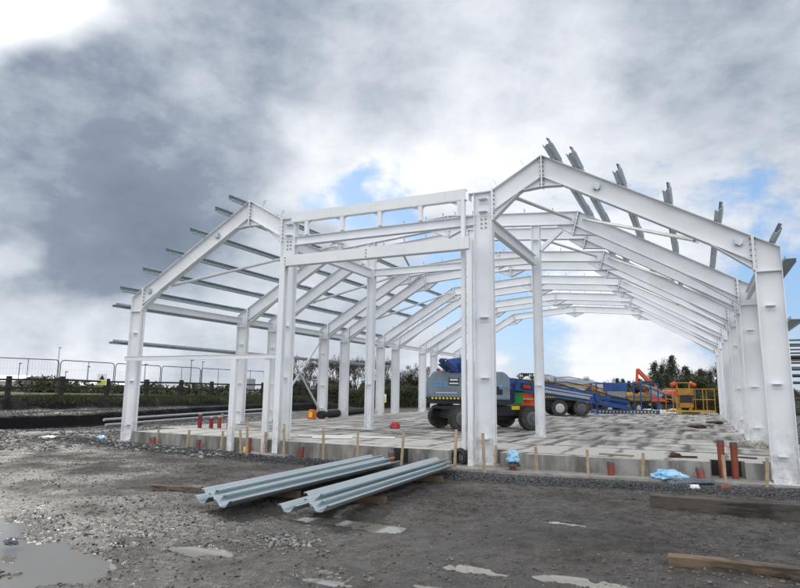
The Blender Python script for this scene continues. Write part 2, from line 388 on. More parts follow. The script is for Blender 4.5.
# ---- stones
def ico():
    p = (1+5**.5)/2
    v = np.array([(-1, p, 0), (1, p, 0), (-1, -p, 0), (1, -p, 0), (0, -1, p), (0, 1, p), (0, -1, -p), (0, 1, -p), (p, 0, -1), (p, 0, 1), (-p, 0, -1), (-p, 0, 1)])/1.9
    f = np.array([(0, 11, 5), (0, 5, 1), (0, 1, 7), (0, 7, 10), (0, 10, 11), (1, 5, 9), (5, 11, 4), (11, 10, 2), (10, 7, 6), (7, 1, 8), (3, 9, 4), (3, 4, 2), (3, 2, 6), (3, 6, 8), (3, 8, 9), (4, 9, 5), (2, 4, 11), (6, 2, 10), (8, 6, 7), (9, 8, 1)])
    return v, f
def scatter(name, XY, size, m, label, flat=.6, sink=.15, zoff=None):
    v, f = ico(); n = len(XY); sz = size[:, None, None]
    V = v[None]*(1+rng.uniform(-.35, .35, (n, 12, 1)))*sz*np.array([1, 1, flat])*rng.uniform(.6, 1.2, (n, 1, 3))
    a = rng.uniform(0, 6.28, n); ca, sa = np.cos(a)[:, None], np.sin(a)[:, None]
    x = V[..., 0]*ca-V[..., 1]*sa; y = V[..., 0]*sa+V[..., 1]*ca
    z0 = ground_h(XY[:, 0], XY[:, 1]) if zoff is None else zoff
    V = np.stack([x+XY[:, :1], y+XY[:, 1:2], V[..., 2]+z0[:, None]+(size*(flat*.5-sink))[:, None]], -1).reshape(-1, 3)
    Fs = (f[None]+12*np.arange(n)[:, None, None]).reshape(-1, 3)
    o = npmesh(name, V, Fs, m); o['kind'] = 'stuff'; o['label'] = label; return o
def stone_mat(name, c1, c2):
    m = bpy.data.materials.new(name); m.use_nodes = True; t = m.node_tree; b = t.nodes['Principled BSDF']
    g = t.nodes.new('ShaderNodeNewGeometry'); r = t.nodes.new('ShaderNodeValToRGB'); t.links.new(g.outputs['Random Per Island'], r.inputs[0])
    r.color_ramp.elements[0].color = (*c1, 1); r.color_ramp.elements[1].color = (*c2, 1)
    t.links.new(r.outputs[0], b.inputs['Base Color']); b.inputs['Roughness'].default_value = .7; return m
MPEB = stone_mat('pebble_grey', (.035, .031, .028), (.17, .16, .15))
MHEAP = stone_mat('heap_stones', (.05, .05, .05), (.26, .26, .25))
MPEBD = stone_mat('dark_stones', (.010, .010, .011), (.05, .05, .052))
MGRV = stone_mat('blue_grey_gravel', (.022, .023, .025), (.115, .118, .125))
MRUBB = stone_mat('pale_rubble', (.05, .05, .05), (.36, .36, .35))
n = 90000
X = rng.uniform(-4, 17.5, n*2); Y = -10.2+rng.power(1.0, n*2)*11
keep = (fbm(X, Y, .9, 4)+.5 > rng.uniform(.25, .75, n*2)); X, Y = X[keep], Y[keep]
scatter('pebbles', np.stack([X, Y], 1), .003+.018*rng.random(len(X))**6, MPEB, 'small pebbles pressed into the mud')
def strip(n, pts, wd, s0, s1, m, name, label, pw=3, flat=.7, hump=.0):
    pts = np.array(pts); seg = np.linalg.norm(np.diff(pts, axis=0), axis=1); cs = np.r_[0, np.cumsum(seg)]
    t = rng.uniform(0, cs[-1], n); x = np.interp(t, cs, pts[:, 0]); y = np.interp(t, cs, pts[:, 1])
    o_ = rng.normal(0, .5, n)*wd
    y = y+o_; x = x+rng.normal(0, .1, n)
    z = ground_h(x, y)+hump*np.exp(-(o_/wd)**2*1.5)*(.6+1.2*(fbm(x, y, 1.2, 3)+.5))*rng.random(n)
    return scatter(name, np.stack([x, y], 1), s0+(s1-s0)*rng.random(n)**pw, m, label, flat, .1, z)
strip(60000, [(9.8, -1.5), (12, -1.5), (14, -1.2), (16, -.85), (18.5, -.6)], .5, .006, .022, MGRV, 'gravel_strip', 'dark blue-grey gravel along the foot of the slab', 2.5, .7, .05)
strip(30000, [(-7, 1.0), (-2, -.2), (2, -.65), (5.5, -1.2), (9.8, -1.3)], .62, .006, .03, MGRV, 'gravel_strip', 'loose gravel and clods at the left foot of the slab', 4, .7, .06)
strip(1400, [(-7, .6), (-2, 0), (2, -.7), (5, -1.2)], .55, .03, .085, MRUBB, 'rubble', 'broken concrete rubble by the left column', 4, .6, .03)
strip(14000, [(-6.8, -4), (-6.3, 5), (-8.5, 16)], 2.2, .012, .05, MGRV, 'bank_stones', 'stones along the foot of the earth bank', 5)
X = rng.uniform(-7.2, .2, 9000); Y = rng.uniform(-3, 16, 9000)
scatter('left_gravel', np.stack([X, Y], 1), .012+.05*rng.random(9000)**4, MGRV, 'dark stones strewn over the ground left of the building')
X = rng.uniform(-13, -7.7, 5000); Y = rng.uniform(-3, 16, 5000)
scatter('bank_gravel', np.stack([X, Y], 1), .012+.035*rng.random(5000)**3, MPEBD, 'stones strewn on top of the earth bank')
X = rng.normal(11.25, .24, 420); Y = rng.normal(-7.35, .18, 420)
scatter('stone_heap', np.stack([X, Y], 1), .006+.030*rng.random(420)**2.5, MHEAP, 'little heap of pale stones in front of the steel decking')
X = rng.normal(8.9, .6, 260); Y = rng.normal(-9.2, .10, 260)
scatter('puddle_stones', np.stack([X, Y], 1), .012+.04*rng.random(260)**3, MPEB, 'dark stones on the near shore of the big puddle')

# ------------------------------------------------------------------ concrete slab
def m_slab():
    m = bpy.data.materials.new('slab_concrete'); m.use_nodes = True; t = m.node_tree; b = t.nodes['Principled BSDF']
    nn = t.nodes.new; lk = t.links.new; g = nn('ShaderNodeNewGeometry').outputs['Position']
    mp = nn('ShaderNodeMapping'); lk(g, mp.inputs[0]); mp.inputs['Scale'].default_value = (1, 1, 1)
    def noise(vec, sc, det, ro=.6, dist=0):
        n = nn('ShaderNodeTexNoise'); lk(vec, n.inputs['Vector']); n.inputs['Scale'].default_value = sc; n.inputs['Detail'].default_value = det
        n.inputs['Roughness'].default_value = ro; n.inputs['Distortion'].default_value = dist; return n.outputs[0]
    def mr(v, a, b_, c_=0, d=1):
        n = nn('ShaderNodeMapRange'); lk(v, n.inputs[0]); n.inputs[1].default_value = a; n.inputs[2].default_value = b_; n.inputs[3].default_value = c_; n.inputs[4].default_value = d; return n.outputs[0]
    def mx(f, a, b_):
        n = nn('ShaderNodeMix'); n.data_type = 'RGBA'; lk(f, n.inputs[0])
        for i, v in ((6, a), (7, b_)):
            if isinstance(v, tuple): n.inputs[i].default_value = (*v, 1)
            else: lk(v, n.inputs[i])
        return n.outputs[2]
    def mth(op, a, b_):
        n = nn('ShaderNodeMath'); n.operation = op
        for i, v in enumerate((a, b_)):
            if isinstance(v, (int, float)): n.inputs[i].default_value = v
            else: lk(v, n.inputs[i])
        return n.outputs[0]
    # wet streaks along both directions of the screed bays
    wp = nn('ShaderNodeTexNoise'); lk(g, wp.inputs['Vector']); wp.inputs['Scale'].default_value = 2.4; wp.inputs['Detail'].default_value = 7
    sb = nn('ShaderNodeVectorMath'); sb.operation = 'SUBTRACT'; lk(wp.outputs['Color'], sb.inputs[0]); sb.inputs[1].default_value = (.5, .5, .5)
    sc_ = nn('ShaderNodeVectorMath'); sc_.operation = 'SCALE'; lk(sb.outputs[0], sc_.inputs[0]); sc_.inputs['Scale'].default_value = .34
    ad = nn('ShaderNodeVectorMath'); ad.operation = 'ADD'; lk(g, ad.inputs[0]); lk(sc_.outputs[0], ad.inputs[1])
    br = nn('ShaderNodeTexBrick'); lk(ad.outputs[0], br.inputs['Vector']); br.inputs['Scale'].default_value = 1; br.offset = .3
    br.inputs['Brick Width'].default_value = 1.0; br.inputs['Row Height'].default_value = 2.1; br.inputs['Mortar Size'].default_value = .15; br.inputs['Mortar Smooth'].default_value = 1
    br.inputs['Color1'].default_value = (1, 1, 1, 1); br.inputs['Color2'].default_value = (.9, .9, .9, 1); br.inputs['Mortar'].default_value = (0, 0, 0, 1)
    m1 = nn('ShaderNodeMapping'); lk(g, m1.inputs[0]); m1.inputs['Scale'].default_value = (.35, 2.2, 1)
    m2 = nn('ShaderNodeMapping'); lk(g, m2.inputs[0]); m2.inputs['Scale'].default_value = (2.6, .28, 1)
    s1 = noise(m1.outputs[0], 1.2, 7, .65, .3); s2 = noise(m2.outputs[0], 1.0, 7, .65, .3); s3 = noise(g, 1.3, 8, .65)
    sb2 = nn('ShaderNodeSeparateColor'); lk(br.outputs[0], sb2.inputs[0])
    v = mth('ADD', mth('MULTIPLY', sb2.outputs[0], .22), mth('MULTIPLY', s1, .48)); v = mth('ADD', v, mth('MULTIPLY', s2, .62)); v = mth('ADD', v, mth('MULTIPLY', s3, .45))
    sy = nn('ShaderNodeSeparateXYZ'); lk(g, sy.inputs[0]); v = mth('ADD', v, mr(sy.outputs[1], 2.6, 1.6, 0, .13))
    c_ = mx(mr(v, .83, 1.06), (.050, .045, .038), (.46, .452, .43))
    nf = noise(g, 14, 8, .7); c_ = mx(mr(nf, .45, .75, 0, .6), c_, (.13, .125, .115))
    # sides: plain grey with soaked stains
    geo = nn('ShaderNodeNewGeometry'); sx = nn('ShaderNodeSeparateXYZ'); lk(geo.outputs['Normal'], sx.inputs[0])
    m3 = nn('ShaderNodeMapping'); lk(g, m3.inputs[0]); m3.inputs['Scale'].default_value = (2.2, 1, .6)
    side = mx(mr(noise(m3.outputs[0], 1.5, 7), .4, .62), (.29, .285, .27), (.11, .108, .104))
    c_ = mx(mr(sx.outputs[2], .3, .7), side, c_)
    lk(c_, b.inputs['Base Color']); lk(mr(v, .6, .95, .32, .85), b.inputs['Roughness'])
    bp = nn('ShaderNodeBump'); bp.inputs['Strength'].default_value = .4; bp.inputs['Distance'].default_value = .01; lk(nf, bp.inputs['Height']); lk(bp.outputs[0], b.inputs['Normal'])
    return m
MS = m_slab()
W = 16.815
mb = MB()
poly = [(.55, -.16), (5.05, -.25), (6.02, -.36), (6.02, -.5), (10.45, -.52), (10.45, .32), (11.52, .32), (11.52, -.34), (13.3, -.26), (14.7, -.1), (15.42, -.02), (15.42, .62), (16.0, .62), (16.0, .30), (16.30, .30), (16.30, .75), (W+.6, .75), (W+.6, 31), (-.35, 31), (-.35, 1.6), (.55, 1.6)]
mb.prism(poly, -.3, HS, axis='Z')
o = mb.build('concrete_slab', MS); o['kind'] = 'structure'; o['label'] = 'raised concrete floor slab under the steel frame'
mb = MB(); mb.prism([(10.1, -.85), (12.2, -.90), (13.6, -.72), (15.4, -.38), (16.9, -.24), (17.4, -.25), (17.4, .7), (10.1, .7)], -.3, .06, axis='Z')
mb.prism([(4.9, -.75), (6.4, -.85), (6.4, .4), (4.9, .4)], -.3, .05, axis='Z'); mb.prism([(-.3, -.3), (.6, -.3), (.6, .4), (-.3, .4)], -.3, .04, axis='Z')
mb.prism([(16.35, -.34), (17.3, -.34), (17.3, -.251), (16.35, -.251)], -.3, .055, axis='Z')
o = mb.build('footing', mat('footing_concrete', (.33, .32, .30), .85, var=.45, vscale=5, bump=.4)); o['kind'] = 'structure'; o['label'] = 'pale concrete footing at the foot of the slab'

# ------------------------------------------------------------------ portal frames
YS = [0, 4.77, 6.60, 10.29, 12.12, 15.81, 17.62, 21.36, 23.16, 27.27]
HE, RI = 4.307, 4.344; SL = (6.80-HE)/RI; CD = .43; VT = .50
def mir(pts, sd): return [((W-x) if sd else x, z) for x, z in pts]
def end_plate(x, z0, z1, y, root, tilt=None, name='end_plate', n=None):
    mb = MB(); a = Vector((x, z0)); b = Vector(tilt if tilt else (x, z1)); d = (b-a).normalized(); nn_ = Vector((-d.y, d.x))
    mb.prism([tuple(a+nn_*.016), tuple(b+nn_*.016), tuple(b-nn_*.016), tuple(a-nn_*.016)], y-.1, y+.1)
    k = n or max(3, int((b-a).length/.105))
    for i in range(k):
        q = a.lerp(b, (i+.6)/(k+.2))
        for yy in (-.065, .065):
            for sg in (-1, 1):
                p0 = q+nn_*.016*sg; p1 = q+nn_*.045*sg
                mb.tube((p0.x, y+yy, p0.y), (p1.x, y+yy, p1.y), .017, 6, mi=1)
    return mb.build(name, [MW, MBOLT], root)
FL = ['nearest portal frame, open in the middle for the entrance', 'second portal frame from the front, standing on the front of the slab', 'third portal frame from the front, close behind the second']
FL += ['%s portal frame from the front' % ORD[k] for k in range(4, 10)]+['farthest portal frame at the back of the slab']
bandmat = MW
for k, y in enumerate(YS):
    rt_ = empty('portal_frame', (W/2, y, 0), 'white steel '+FL[k], 'steel frame', 'white steel portal frames')
    zb = .055 if k == 0 else HS
    for sd in (0, 1):
        # column
        mb = MB(); mb.ibeam(mir([(0, zb), (0, HE)], sd), mir([(CD, zb), (CD, HE+SL*CD)], sd), y)
        mb.prism(mir([(0, HE), (CD, HE+SL*CD), (CD, HE+SL*CD-.014), (0, HE-.014)], sd), y-.093, y+.093)
        mb.prism(mir([(.015, 3.86), (CD-.015, 3.86), (CD-.015, 3.875), (.015, 3.875)], sd), y-.092, y+.092)
        cx_ = CD/2+.0; cx_ = W-cx_ if sd else cx_
        c_ = mb.build('column', MW, rt_)
        mb = MB(); mb.box(cx_, y, zb+.011, .56, .30, .022)
        for dx in (-.22, .22):
            for dy in (-.12, .12): mb.tube((cx_+dx, y+dy, zb+.02), (cx_+dx, y+dy, zb+.075), .018, 6, mi=1)
        mb.build('base_plate', [MW, MBOLT], c_)
        for zc in (3.22, 1.8, .53 if k == 0 else .8):
            if k < 4:
                mb = MB(); mb.box(cx_-.02, y-.075, zc, .16, .12, .012); mb.box(cx_-.02, y-.011, zc-.04, .16, .012, .09); mb.build('cleat', MW, c_)
        end_plate(W-CD-.017 if sd else CD+.017, 3.90, HE+SL*CD+.02, y, rt_)
        # sloped rafter
        x0 = CD+.033; x1 = RI; zr = 6.80 if k == 0 else 6.84; s2 = (zr-HE)/RI; vt = VT if k == 0 else .49
        xq = x1-.016 if k == 0 else (RI-.014+.2657*(zr-HE+vt))/(1+.2657*s2)
        mb = MB(); mb.ibeam(mir([(x0, HE+s2*x0), (x1-.016, HE+s2*(x1-.016))], sd), mir([(x0, HE+s2*x0-vt), (xq, HE+s2*xq-vt)], sd), y)
        rf = mb.build('rafter', MW, rt_)
        # eaves haunch
        hx = 1.15 if k == 0 else 1.78
        mb = MB(); zt = lambda x: HE+s2*x-vt
        mb.prism(mir([(x0, zt(x0)-.002), (hx, zt(hx)-.002), (x0, 3.93)], sd), y-.005, y+.005); mb.iedge(mir([(x0, 3.93)], sd)[0], mir([(hx, zt(hx)-.004)], sd)[0], mir([(x0, 4.3)], sd)[0], y, .093, .014)
        mb.build('haunch', MW, rt_)
        # cleats for the purlins standing on top
        sub = MB()
        for xp in (.95, 1.83, 2.71, 3.6):
            X_ = W-xp if sd else xp; zz_ = HE+s2*xp
            sub.box(X_, y, zz_+.06, .012, .12, .12)
        if k >= (5 if sd == 0 else 4): sub.build('cleat', MGALV, rf)
        if k == 0:
            for xp, zc in ((3.2, 5.92), (.665, 4.47)):
                X_ = W-xp if sd else xp
                mb = MB(); mb.box(X_, y-.08, zc, .13, .012, .13, rot=Matrix.Rotation(.5 if sd else -.5, 3, 'Y')); mb.box(X_-.06, y-.045, zc, .012, .07, .13); mb.box(X_+.06, y-.045, zc, .012, .07, .13)
                mb.build('cleat', MGALV, rf)
            # ridge and short inner rafter down to the inner column
            end_plate(W-RI if sd else RI, 6.06, 6.80, y, rt_)
            xi = 5.47; dz = lambda x: 6.80-SL*(x-RI)
            mb = MB(); mb.ibeam(mir([(RI+.016, dz(RI+.016)), (xi-.016, dz(xi-.016))], sd), mir([(RI+.016, dz(RI+.016)-VT), (xi-.016, dz(xi-.016)-VT)], sd), y)
            ir = mb.build('rafter', MW, rt_)
            for xp in (4.72, 5.36):
                m3 = MB(); X_ = W-xp if sd else xp; m3.beam((X_, y, dz(xp)), (X_+(.10 if not sd else -.10), y, dz(xp)+.19), .10, .012, upv=(1, 0, .5)); m3.build('cleat', MW, ir)
            mb = MB(); mb.prism(mir([(RI-.42, 6.80-SL*.42-VT-.002), (RI-.016, 6.30-.01), (RI-.016, 6.09), (RI-.3, 6.095)], sd), y-.005, y+.005)
            mb.prism(mir([(RI+.42, 6.80-SL*.42-VT-.002), (RI+.016, 6.30-.01), (RI+.016, 6.09), (RI+.3, 6.095)], sd), y-.005, y+.005)
            mb.prism(mir([(RI-.42, 6.06), (RI-.016, 6.09), (RI-.016, 6.075), (RI-.42, 6.045)], sd), y-.09, y+.09); mb.prism(mir([(RI+.42, 6.06), (RI+.016, 6.09), (RI+.016, 6.075), (RI+.42, 6.045)], sd), y-.09, y+.09)
            mb.build('ridge_haunch', MW, rt_)
            mb = MB(); mb.prism(mir([(4.85, dz(4.85)-VT-.002), (xi-.016, dz(xi)-VT-.002), (xi-.016, 5.46)], sd), y-.005, y+.005)
            mb.iedge(mir([(4.85, dz(4.85)-VT)], sd)[0], mir([(xi-.016, 5.46)], sd)[0], mir([(xi-.016, 5.7)], sd)[0], y, .09, .014); mb.build('haunch', MW, rt_)
            end_plate(W-xi if sd else xi, 5.44, dz(xi)+.03, y, rt_)
            # inner column
            xa, xb_ = xi+.017, xi+.45; zb2 = .05
            mb = MB(); mb.ibeam(mir([(xa, zb2), (xa, 6.12)], sd), mir([(xb_, zb2), (xb_, 6.12)], sd), y)
            mb.prism(mir([(xa-.0, 6.12), (xb_+.12, 6.12), (xb_+.12, 6.135), (xa, 6.135)], sd), y-.1, y+.1); mb.prism(mir([(xb_+.105, 6.12), (xb_+.12, 6.12), (xb_+.12, 5.98), (xb_+.105, 5.98)], sd), y-.1, y+.1)
            ic = mb.build('inner_column', MW, rt_)
            xm = (xa+xb_)/2; xm = W-xm if sd else xm
            mb = MB(); mb.box(xm, y, zb2+.011, .54, .3, .022); mb.build('base_plate', MW, ic)
            for zc in (5.96, 5.66, 3.23, 1.9, .6):
                mb = MB(); mb.box(xm, y-.085, zc, .2, .14, .014); mb.box(xm, y-.012, zc-.05, .2, .014, .1); mb.build('cleat', MW, ic)
            mb = MB()
            for i in range(3):
                for dx in (-.05, .05): mb.tube((xm+dx, y-.005, 5.30+i*.1), (xm+dx, y-.035, 5.30+i*.1), .02, 6)
            mb.build('bolt_group', MBOLT, ic)
        else:
            # middle rafters rising gently to the central ridge
            zm = 7.18; xm = W/2; sm = (zm-zr)/(xm-RI); vm = .40
            # tilted splice plate at the knee
            end_plate(W-4.53 if sd else 4.53, 6.14, 0, y, rt_, tilt=((W-RI) if sd else RI, zr+.02))
            top = [(RI+.02, zr+sm*.02), (xm-.016, zm)]; bot = [(RI+.02+.107, zr-vm+sm*.12), (xm-.016, zm-vm)]
            mb = MB(); mb.ibeam(mir(top, sd), mir(bot, sd), y); mr_ = mb.build('rafter', MW, rt_)
            mb = MB(); mb.prism(mir([(5.02, zr+sm*.68-vm-.002), (4.475, zr-vm+.006), (4.54, 6.15)], sd), y-.005, y+.005)
            mb.iedge(mir([(5.02, zr+sm*.68-vm)], sd)[0], mir([(4.54, 6.15)], sd)[0], mir([(4.6, 6.6)], sd)[0], y, .09, .013)
            xr = 3.88; mb.prism(mir([(xr, HE+s2*xr-vt-.002), (xq, HE+s2*xq-vt-.002), (4.51, 6.15)], sd), y-.005, y+.005)
            mb.iedge(mir([(xr, HE+s2*xr-vt)], sd)[0], mir([(4.50, 6.15)], sd)[0], mir([(4.3, 6.6)], sd)[0], y, .09, .013)
            mb.build('knee_haunch', MW, rt_)
            mb = MB()
            for xp in (5.1, 5.95, 6.8, 7.6, 8.2):
                X_ = W-xp if sd else xp; mb.box(X_, y, zr+sm*(xp-RI)+.07, .012, .1, .14)
            mb.build('cleat', MGALV, mr_)
            if sd == 0: end_plate(xm, 6.46, 7.19, y, rt_)
            mb = MB(); mb.prism(mir([(xm-.62, zm-sm*.62-vm), (xm-.016, zm-vm-.002), (xm-.016, 6.47)], sd), y-.005, y+.005)
            mb.iedge(mir([(xm-.62, zm-sm*.62-vm)], sd)[0], mir([(xm-.016, 6.47)], sd)[0], mir([(xm-.016, 6.7)], sd)[0], y, .09, .013); mb.build('ridge_haunch', MW, rt_)
            if k == 1:
                xa, xb_ = 5.50, 5.74
                mb = MB(); mb.ibeam(mir([(xa, HS), (xa, 6.57)], sd), mir([(xb_, HS), (xb_, 6.57)], sd), y, .11, .012, .009); ic = mb.build('post', MW, rt_)
                X_ = W-5.62 if sd else 5.62
                mb = MB(); mb.box(X_, y, HS+.01, .34, .3, .02); mb.build('base_plate', MW, ic)
                for zc in (6.1, 1.8):
                    mb = MB(); mb.box(X_, y-.08, zc, .15, .12, .012); mb.build('cleat', MW, ic)
                a = ((W-5.49) if sd else 5.49, 5.80); b = ((W-4.86) if sd else 4.86, 6.34)
                mb = MB(); mb.beam((a[0], y, a[1]), (b[0], y, b[1]), .12, .12, upv=(0, 1, 0)); mb.build('knee_brace', MW, rt_)
    if k == 1:
        mb = MB(); mb.ibeam([(5.745, 5.63), (W-5.745, 5.63)], [(5.745, 5.38), (W-5.745-4.6, 5.38)], y) if False else mb.ibeam([(5.745, 5.63), (W-5.745-.0, 5.63)], [(5.745, 5.39), (W-5.745, 5.39)], y-.0, .07)
        mb.build('cross_beam', MW, rt_)
# tie beams from the inner columns of the nearest frame to the posts of the second
for sd, nm in ((0, 'left'), (1, 'right')):
    X_ = W-5.66 if sd else 5.66
    mb = MB(); mb.prism([(.11, 5.30), (4.66, 5.36), (4.66, 5.60), (.11, 5.60)], X_-.006, X_+.006, axis='X')
    mb.box(X_, 2.385, 5.60, .15, 4.55, .014); mb.box(X_, 2.385, 5.315, .15, 4.55, .014)
    tag(mb.build('tie_beam', MW), 'white tie beam from the %s entrance column back to the slim post behind it' % nm, 'beam', 'entrance tie beams')
# eaves beams between frames
for sd in (0, 1):
    for k in range(len(YS)-1):
        if sd and k > 3: continue
        X_ = W-.24 if sd else .24; a, b = YS[k]+.1, YS[k+1]-.1
        mb = MB(); mb.box(X_, (a+b)/2, 4.19, .10, b-a, .012); mb.box(X_, (a+b)/2, 4.0, .10, b-a, .012); mb.box(X_, (a+b)/2, 4.095, .008, b-a, .178)
        tag(mb.build('eaves_beam', MW), 'white eaves beam on the %s side between the %s and %s frames from the front' % ('right' if sd else 'left', ORD[k+1], ORD[k+2]), 'beam', 'eaves beams')
# tubular roof bracing
def brace(a, b, label, r=.042, grp='roof bracing tubes'):
    rt_ = empty('brace', ((a[0]+b[0])/2, (a[1]+b[1])/2, min(a[2], b[2])), label, 'brace', grp)
    a = Vector(a); b = Vector(b); d = (b-a).normalized()
    mb = MB(); mb.tube(a+d*.1, b-d*.1, r, 12); mb.build('tube', MW2, rt_, smooth=True)
    for q0, q1 in ((a-d*.02, a+d*.16), (b-d*.16, b+d*.02)):
        mb = MB(); mb.beam(q0, q1, .012, .12); mb.build('gusset', MW, rt_)
for sd, nm in ((1, 'right'), (0, 'left')):
    f = (lambda x: W-x) if sd else (lambda x: x)
    brace((f(5.0), 0.05, 5.95), (f(4.55), 4.72, 6.62), 'white tube brace from the %s entrance column head to the knee of the second frame' % nm)
    brace((f(1.35), 0.05, 4.58), (f(4.25), 4.72, 6.60), 'long white tube brace rising under the %s roof slope of the first bay' % nm)
    brace((f(1.95), 6.65, 4.95), (f(4.25), 10.24, 6.60), 'white tube brace under the %s roof slope between third and fourth frames' % nm)
    brace((f(5.85), 6.65, 6.60), (f(4.6), 10.24, 6.64), 'white tube brace above the %s knee between third and fourth frames' % nm)
    brace((f(1.95), 12.2, 4.95), (f(4.25), 15.76, 6.60), 'white tube brace under the %s roof slope between fifth and sixth frames' % nm)
    if sd == 0:
        brace((.2, 6.7, .5), (.2, 10.2, 3.95), 'white tube of the cross brace in the left wall, rising away', .045, 'wall cross brace')
        brace((.29, 6.7, 3.95), (.29, 10.2, .5), 'white tube of the cross brace in the left wall, falling away', .045, 'wall cross brace')
# ------------------------------------------------------------------ purlins and side rails
def zed(mb, x, z, ang, y0, y1, h=.18, fl=.06, t=.005, flip=1):
    ca, sa = math.cos(ang), math.sin(ang)
    def T(u, v): return (x+u*ca-v*sa, z+u*sa+v*ca)
    f = flip
    pl = [(f*fl, .02), (f*fl, 0), (0, 0), (0, h*.27), (-f*.038, h*.38), (-f*.038, h*.62), (0, h*.73), (0, h), (f*fl, h), (f*fl, h-.02)]
    segs = list(zip(pl[:-1], pl[1:]))
    for (a, b) in segs:
        du, dv = b[0]-a[0], b[1]-a[1]; l = math.hypot(du, dv); n_ = (-dv/l*t/2, du/l*t/2)
        P4 = [T(a[0]+n_[0], a[1]+n_[1]), T(b[0]+n_[0], b[1]+n_[1]), T(b[0]-n_[0], b[1]-n_[1]), T(a[0]-n_[0], a[1]-n_[1])]
        mb.prism(P4, y0, y1)
for sd, nm in ((0, 'left'), (1, 'right')):
    for i, xp in enumerate((.12, 1.0, 1.86, 2.74, 3.63, 4.10)):
        X_ = W-xp if sd else xp; z = HE+SL*xp+.02; ang = -.52 if sd else .52
        y0 = -.80 if sd else -.58; y1 = YS[5]+.25 if not sd else YS[3]+.3
        if not sd and i in (1, 5): y1 = YS[4]+.4
        rt_ = empty('purlin', (X_, 0, z), 'galvanised roof purlin on the %s slope, %s' % (nm, ['lowest, at the eaves', 'second up from the eaves', 'third up from the eaves', 'fourth up from the eaves', 'second below the ridge', 'topmost, beside the ridge'][i]), 'purlin', 'galvanised roof purlins')
        mb = MB(); zed(mb, X_, z, ang, y0, y1, flip=(-1 if sd else 1)); mb.build('folded_section', MGALV, rt_)
        for yk in [v for v in YS if v < y1]:
            mb = MB(); o_ = .008; zed(mb, X_+(o_ if sd else -o_), z+.008, ang, yk-(.5 if sd else .3), yk+.5, h=.19, fl=.066, flip=(-1 if sd else 1)); mb.build('sleeve', MGALV, rt_)
    for i, z in enumerate((4.02, 2.93)):
        X_ = W+.03 if sd else -.03; y1 = YS[6]; y0 = -.35 if sd else -.60
        mb = MB(); f = 1 if sd else -1
        xo = X_+f*.16
        mb.box((X_+xo)/2, (y0+y1)/2, z, abs(xo-X_), y1-y0, .005); mb.box(X_+f*.0025, (y0+y1)/2, z+.03, .005, y1-y0, .06); mb.box(xo, (y0+y1)/2, z-.03, .005, y1-y0, .06)
        tag(mb.build('side_rail', MGALV), 'galvanised %s side rail along the %s wall' % (('upper', 'lower')[i], nm), 'rail', 'galvanised side rails')
# ------------------------------------------------------------------ entrance canopy frame
rt_ = empty('entrance_frame', (8.4, -.3, 0), 'white entrance frame of three stacked beams between the two nearest middle columns', 'steel frame')
def hpost(x0, x1, y0, y1, z1):
    mb = MB(); xm_ = (x0+x1)/2; mb.box(xm_, y0+.006, (z1+.06)/2, x1-x0, .012, z1-.06); mb.box(xm_, y1-.006, (z1+.06)/2, x1-x0, .012, z1-.06); mb.box(xm_, (y0+y1)/2, (z1+.06)/2, .009, y1-y0-.024, z1-.06); mb.build('post', MW, rt_)
hpost(5.84, 6.00, -.56, -.40, 4.96); hpost(10.87, 10.985, -.50, -.38, 4.98); hpost(10.63, 10.72, -.21, -.11, 6.0)
mb = MB(); mb.box(8.44, -.54, 4.85, 5.0, .012, .24); mb.box(8.44, -.45, 4.975, 5.0, .19, .014); mb.box(8.44, -.45, 4.725, 5.0, .19, .014); mb.build('lower_beam', MW, rt_)
mb = MB()
for x in (5.99, 8.35):
    for i in range(3): mb.tube((x, -.545, 4.76+i*.08), (x, -.565, 4.76+i*.08), .016, 6)
mb.build('bolt_group', MBOLT, rt_)
mb = MB(); mb.ibeam([(5.94, 5.60), (10.92, 5.60)], [(5.94, 5.37), (10.92, 5.37)], -.02, .085, .014); mb.build('middle_beam', MW, rt_)
mb = MB(); mb.box(8.30, -.17, 6.10, 4.88, .012, .23); mb.box(8.30, -.10, 6.222, 4.88, .15, .012); mb.box(8.30, -.10, 5.978, 4.88, .15, .012); mb.build('upper_beam', MW, rt_)
for x in (6.33, 7.41, 8.49, 9.58, 10.57):
    mb = MB(); mb.box(x, -.12, 5.785, .10, .09, .36); mb.prism([(x-.05, 5.97), (x-.26, 5.97), (x-.05, 5.86)], -.10, -.09); mb.prism([(x+.05, 5.97), (x+.13, 5.97), (x+.05, 5.90)], -.10, -.09); mb.box(x-.06, -.12, 5.965, .34, .10, .010); mb.build('stub_post', MW, rt_)
rt_ = empty('window_frame', (3.0, -.4, 0), 'white low window framing of two posts and a rail in front of the left bay', 'steel frame')
mb = MB(); mb.box(3.05, -.36, 2.43, 5.55, .08, .11); mb.box(3.05, -.35, 2.49, 5.55, .14, .01); mb.build('rail', MW, rt_)
for x, yy in ((4.4, -.38), (5.45, -.32)):
    mb = MB(); mb.prism([(x-.10, yy-.05), (x+.05, yy-.05), (x+.05, yy-.04), (x-.10, yy-.04)], .03, 2.37, axis='Z'); mb.box(x+.055, yy+.0, 1.2, .01, .10, 2.34); mb.box(x-.02, yy+.045, 1.2, .15, .01, 2.34); mb.build('post', MW, rt_)
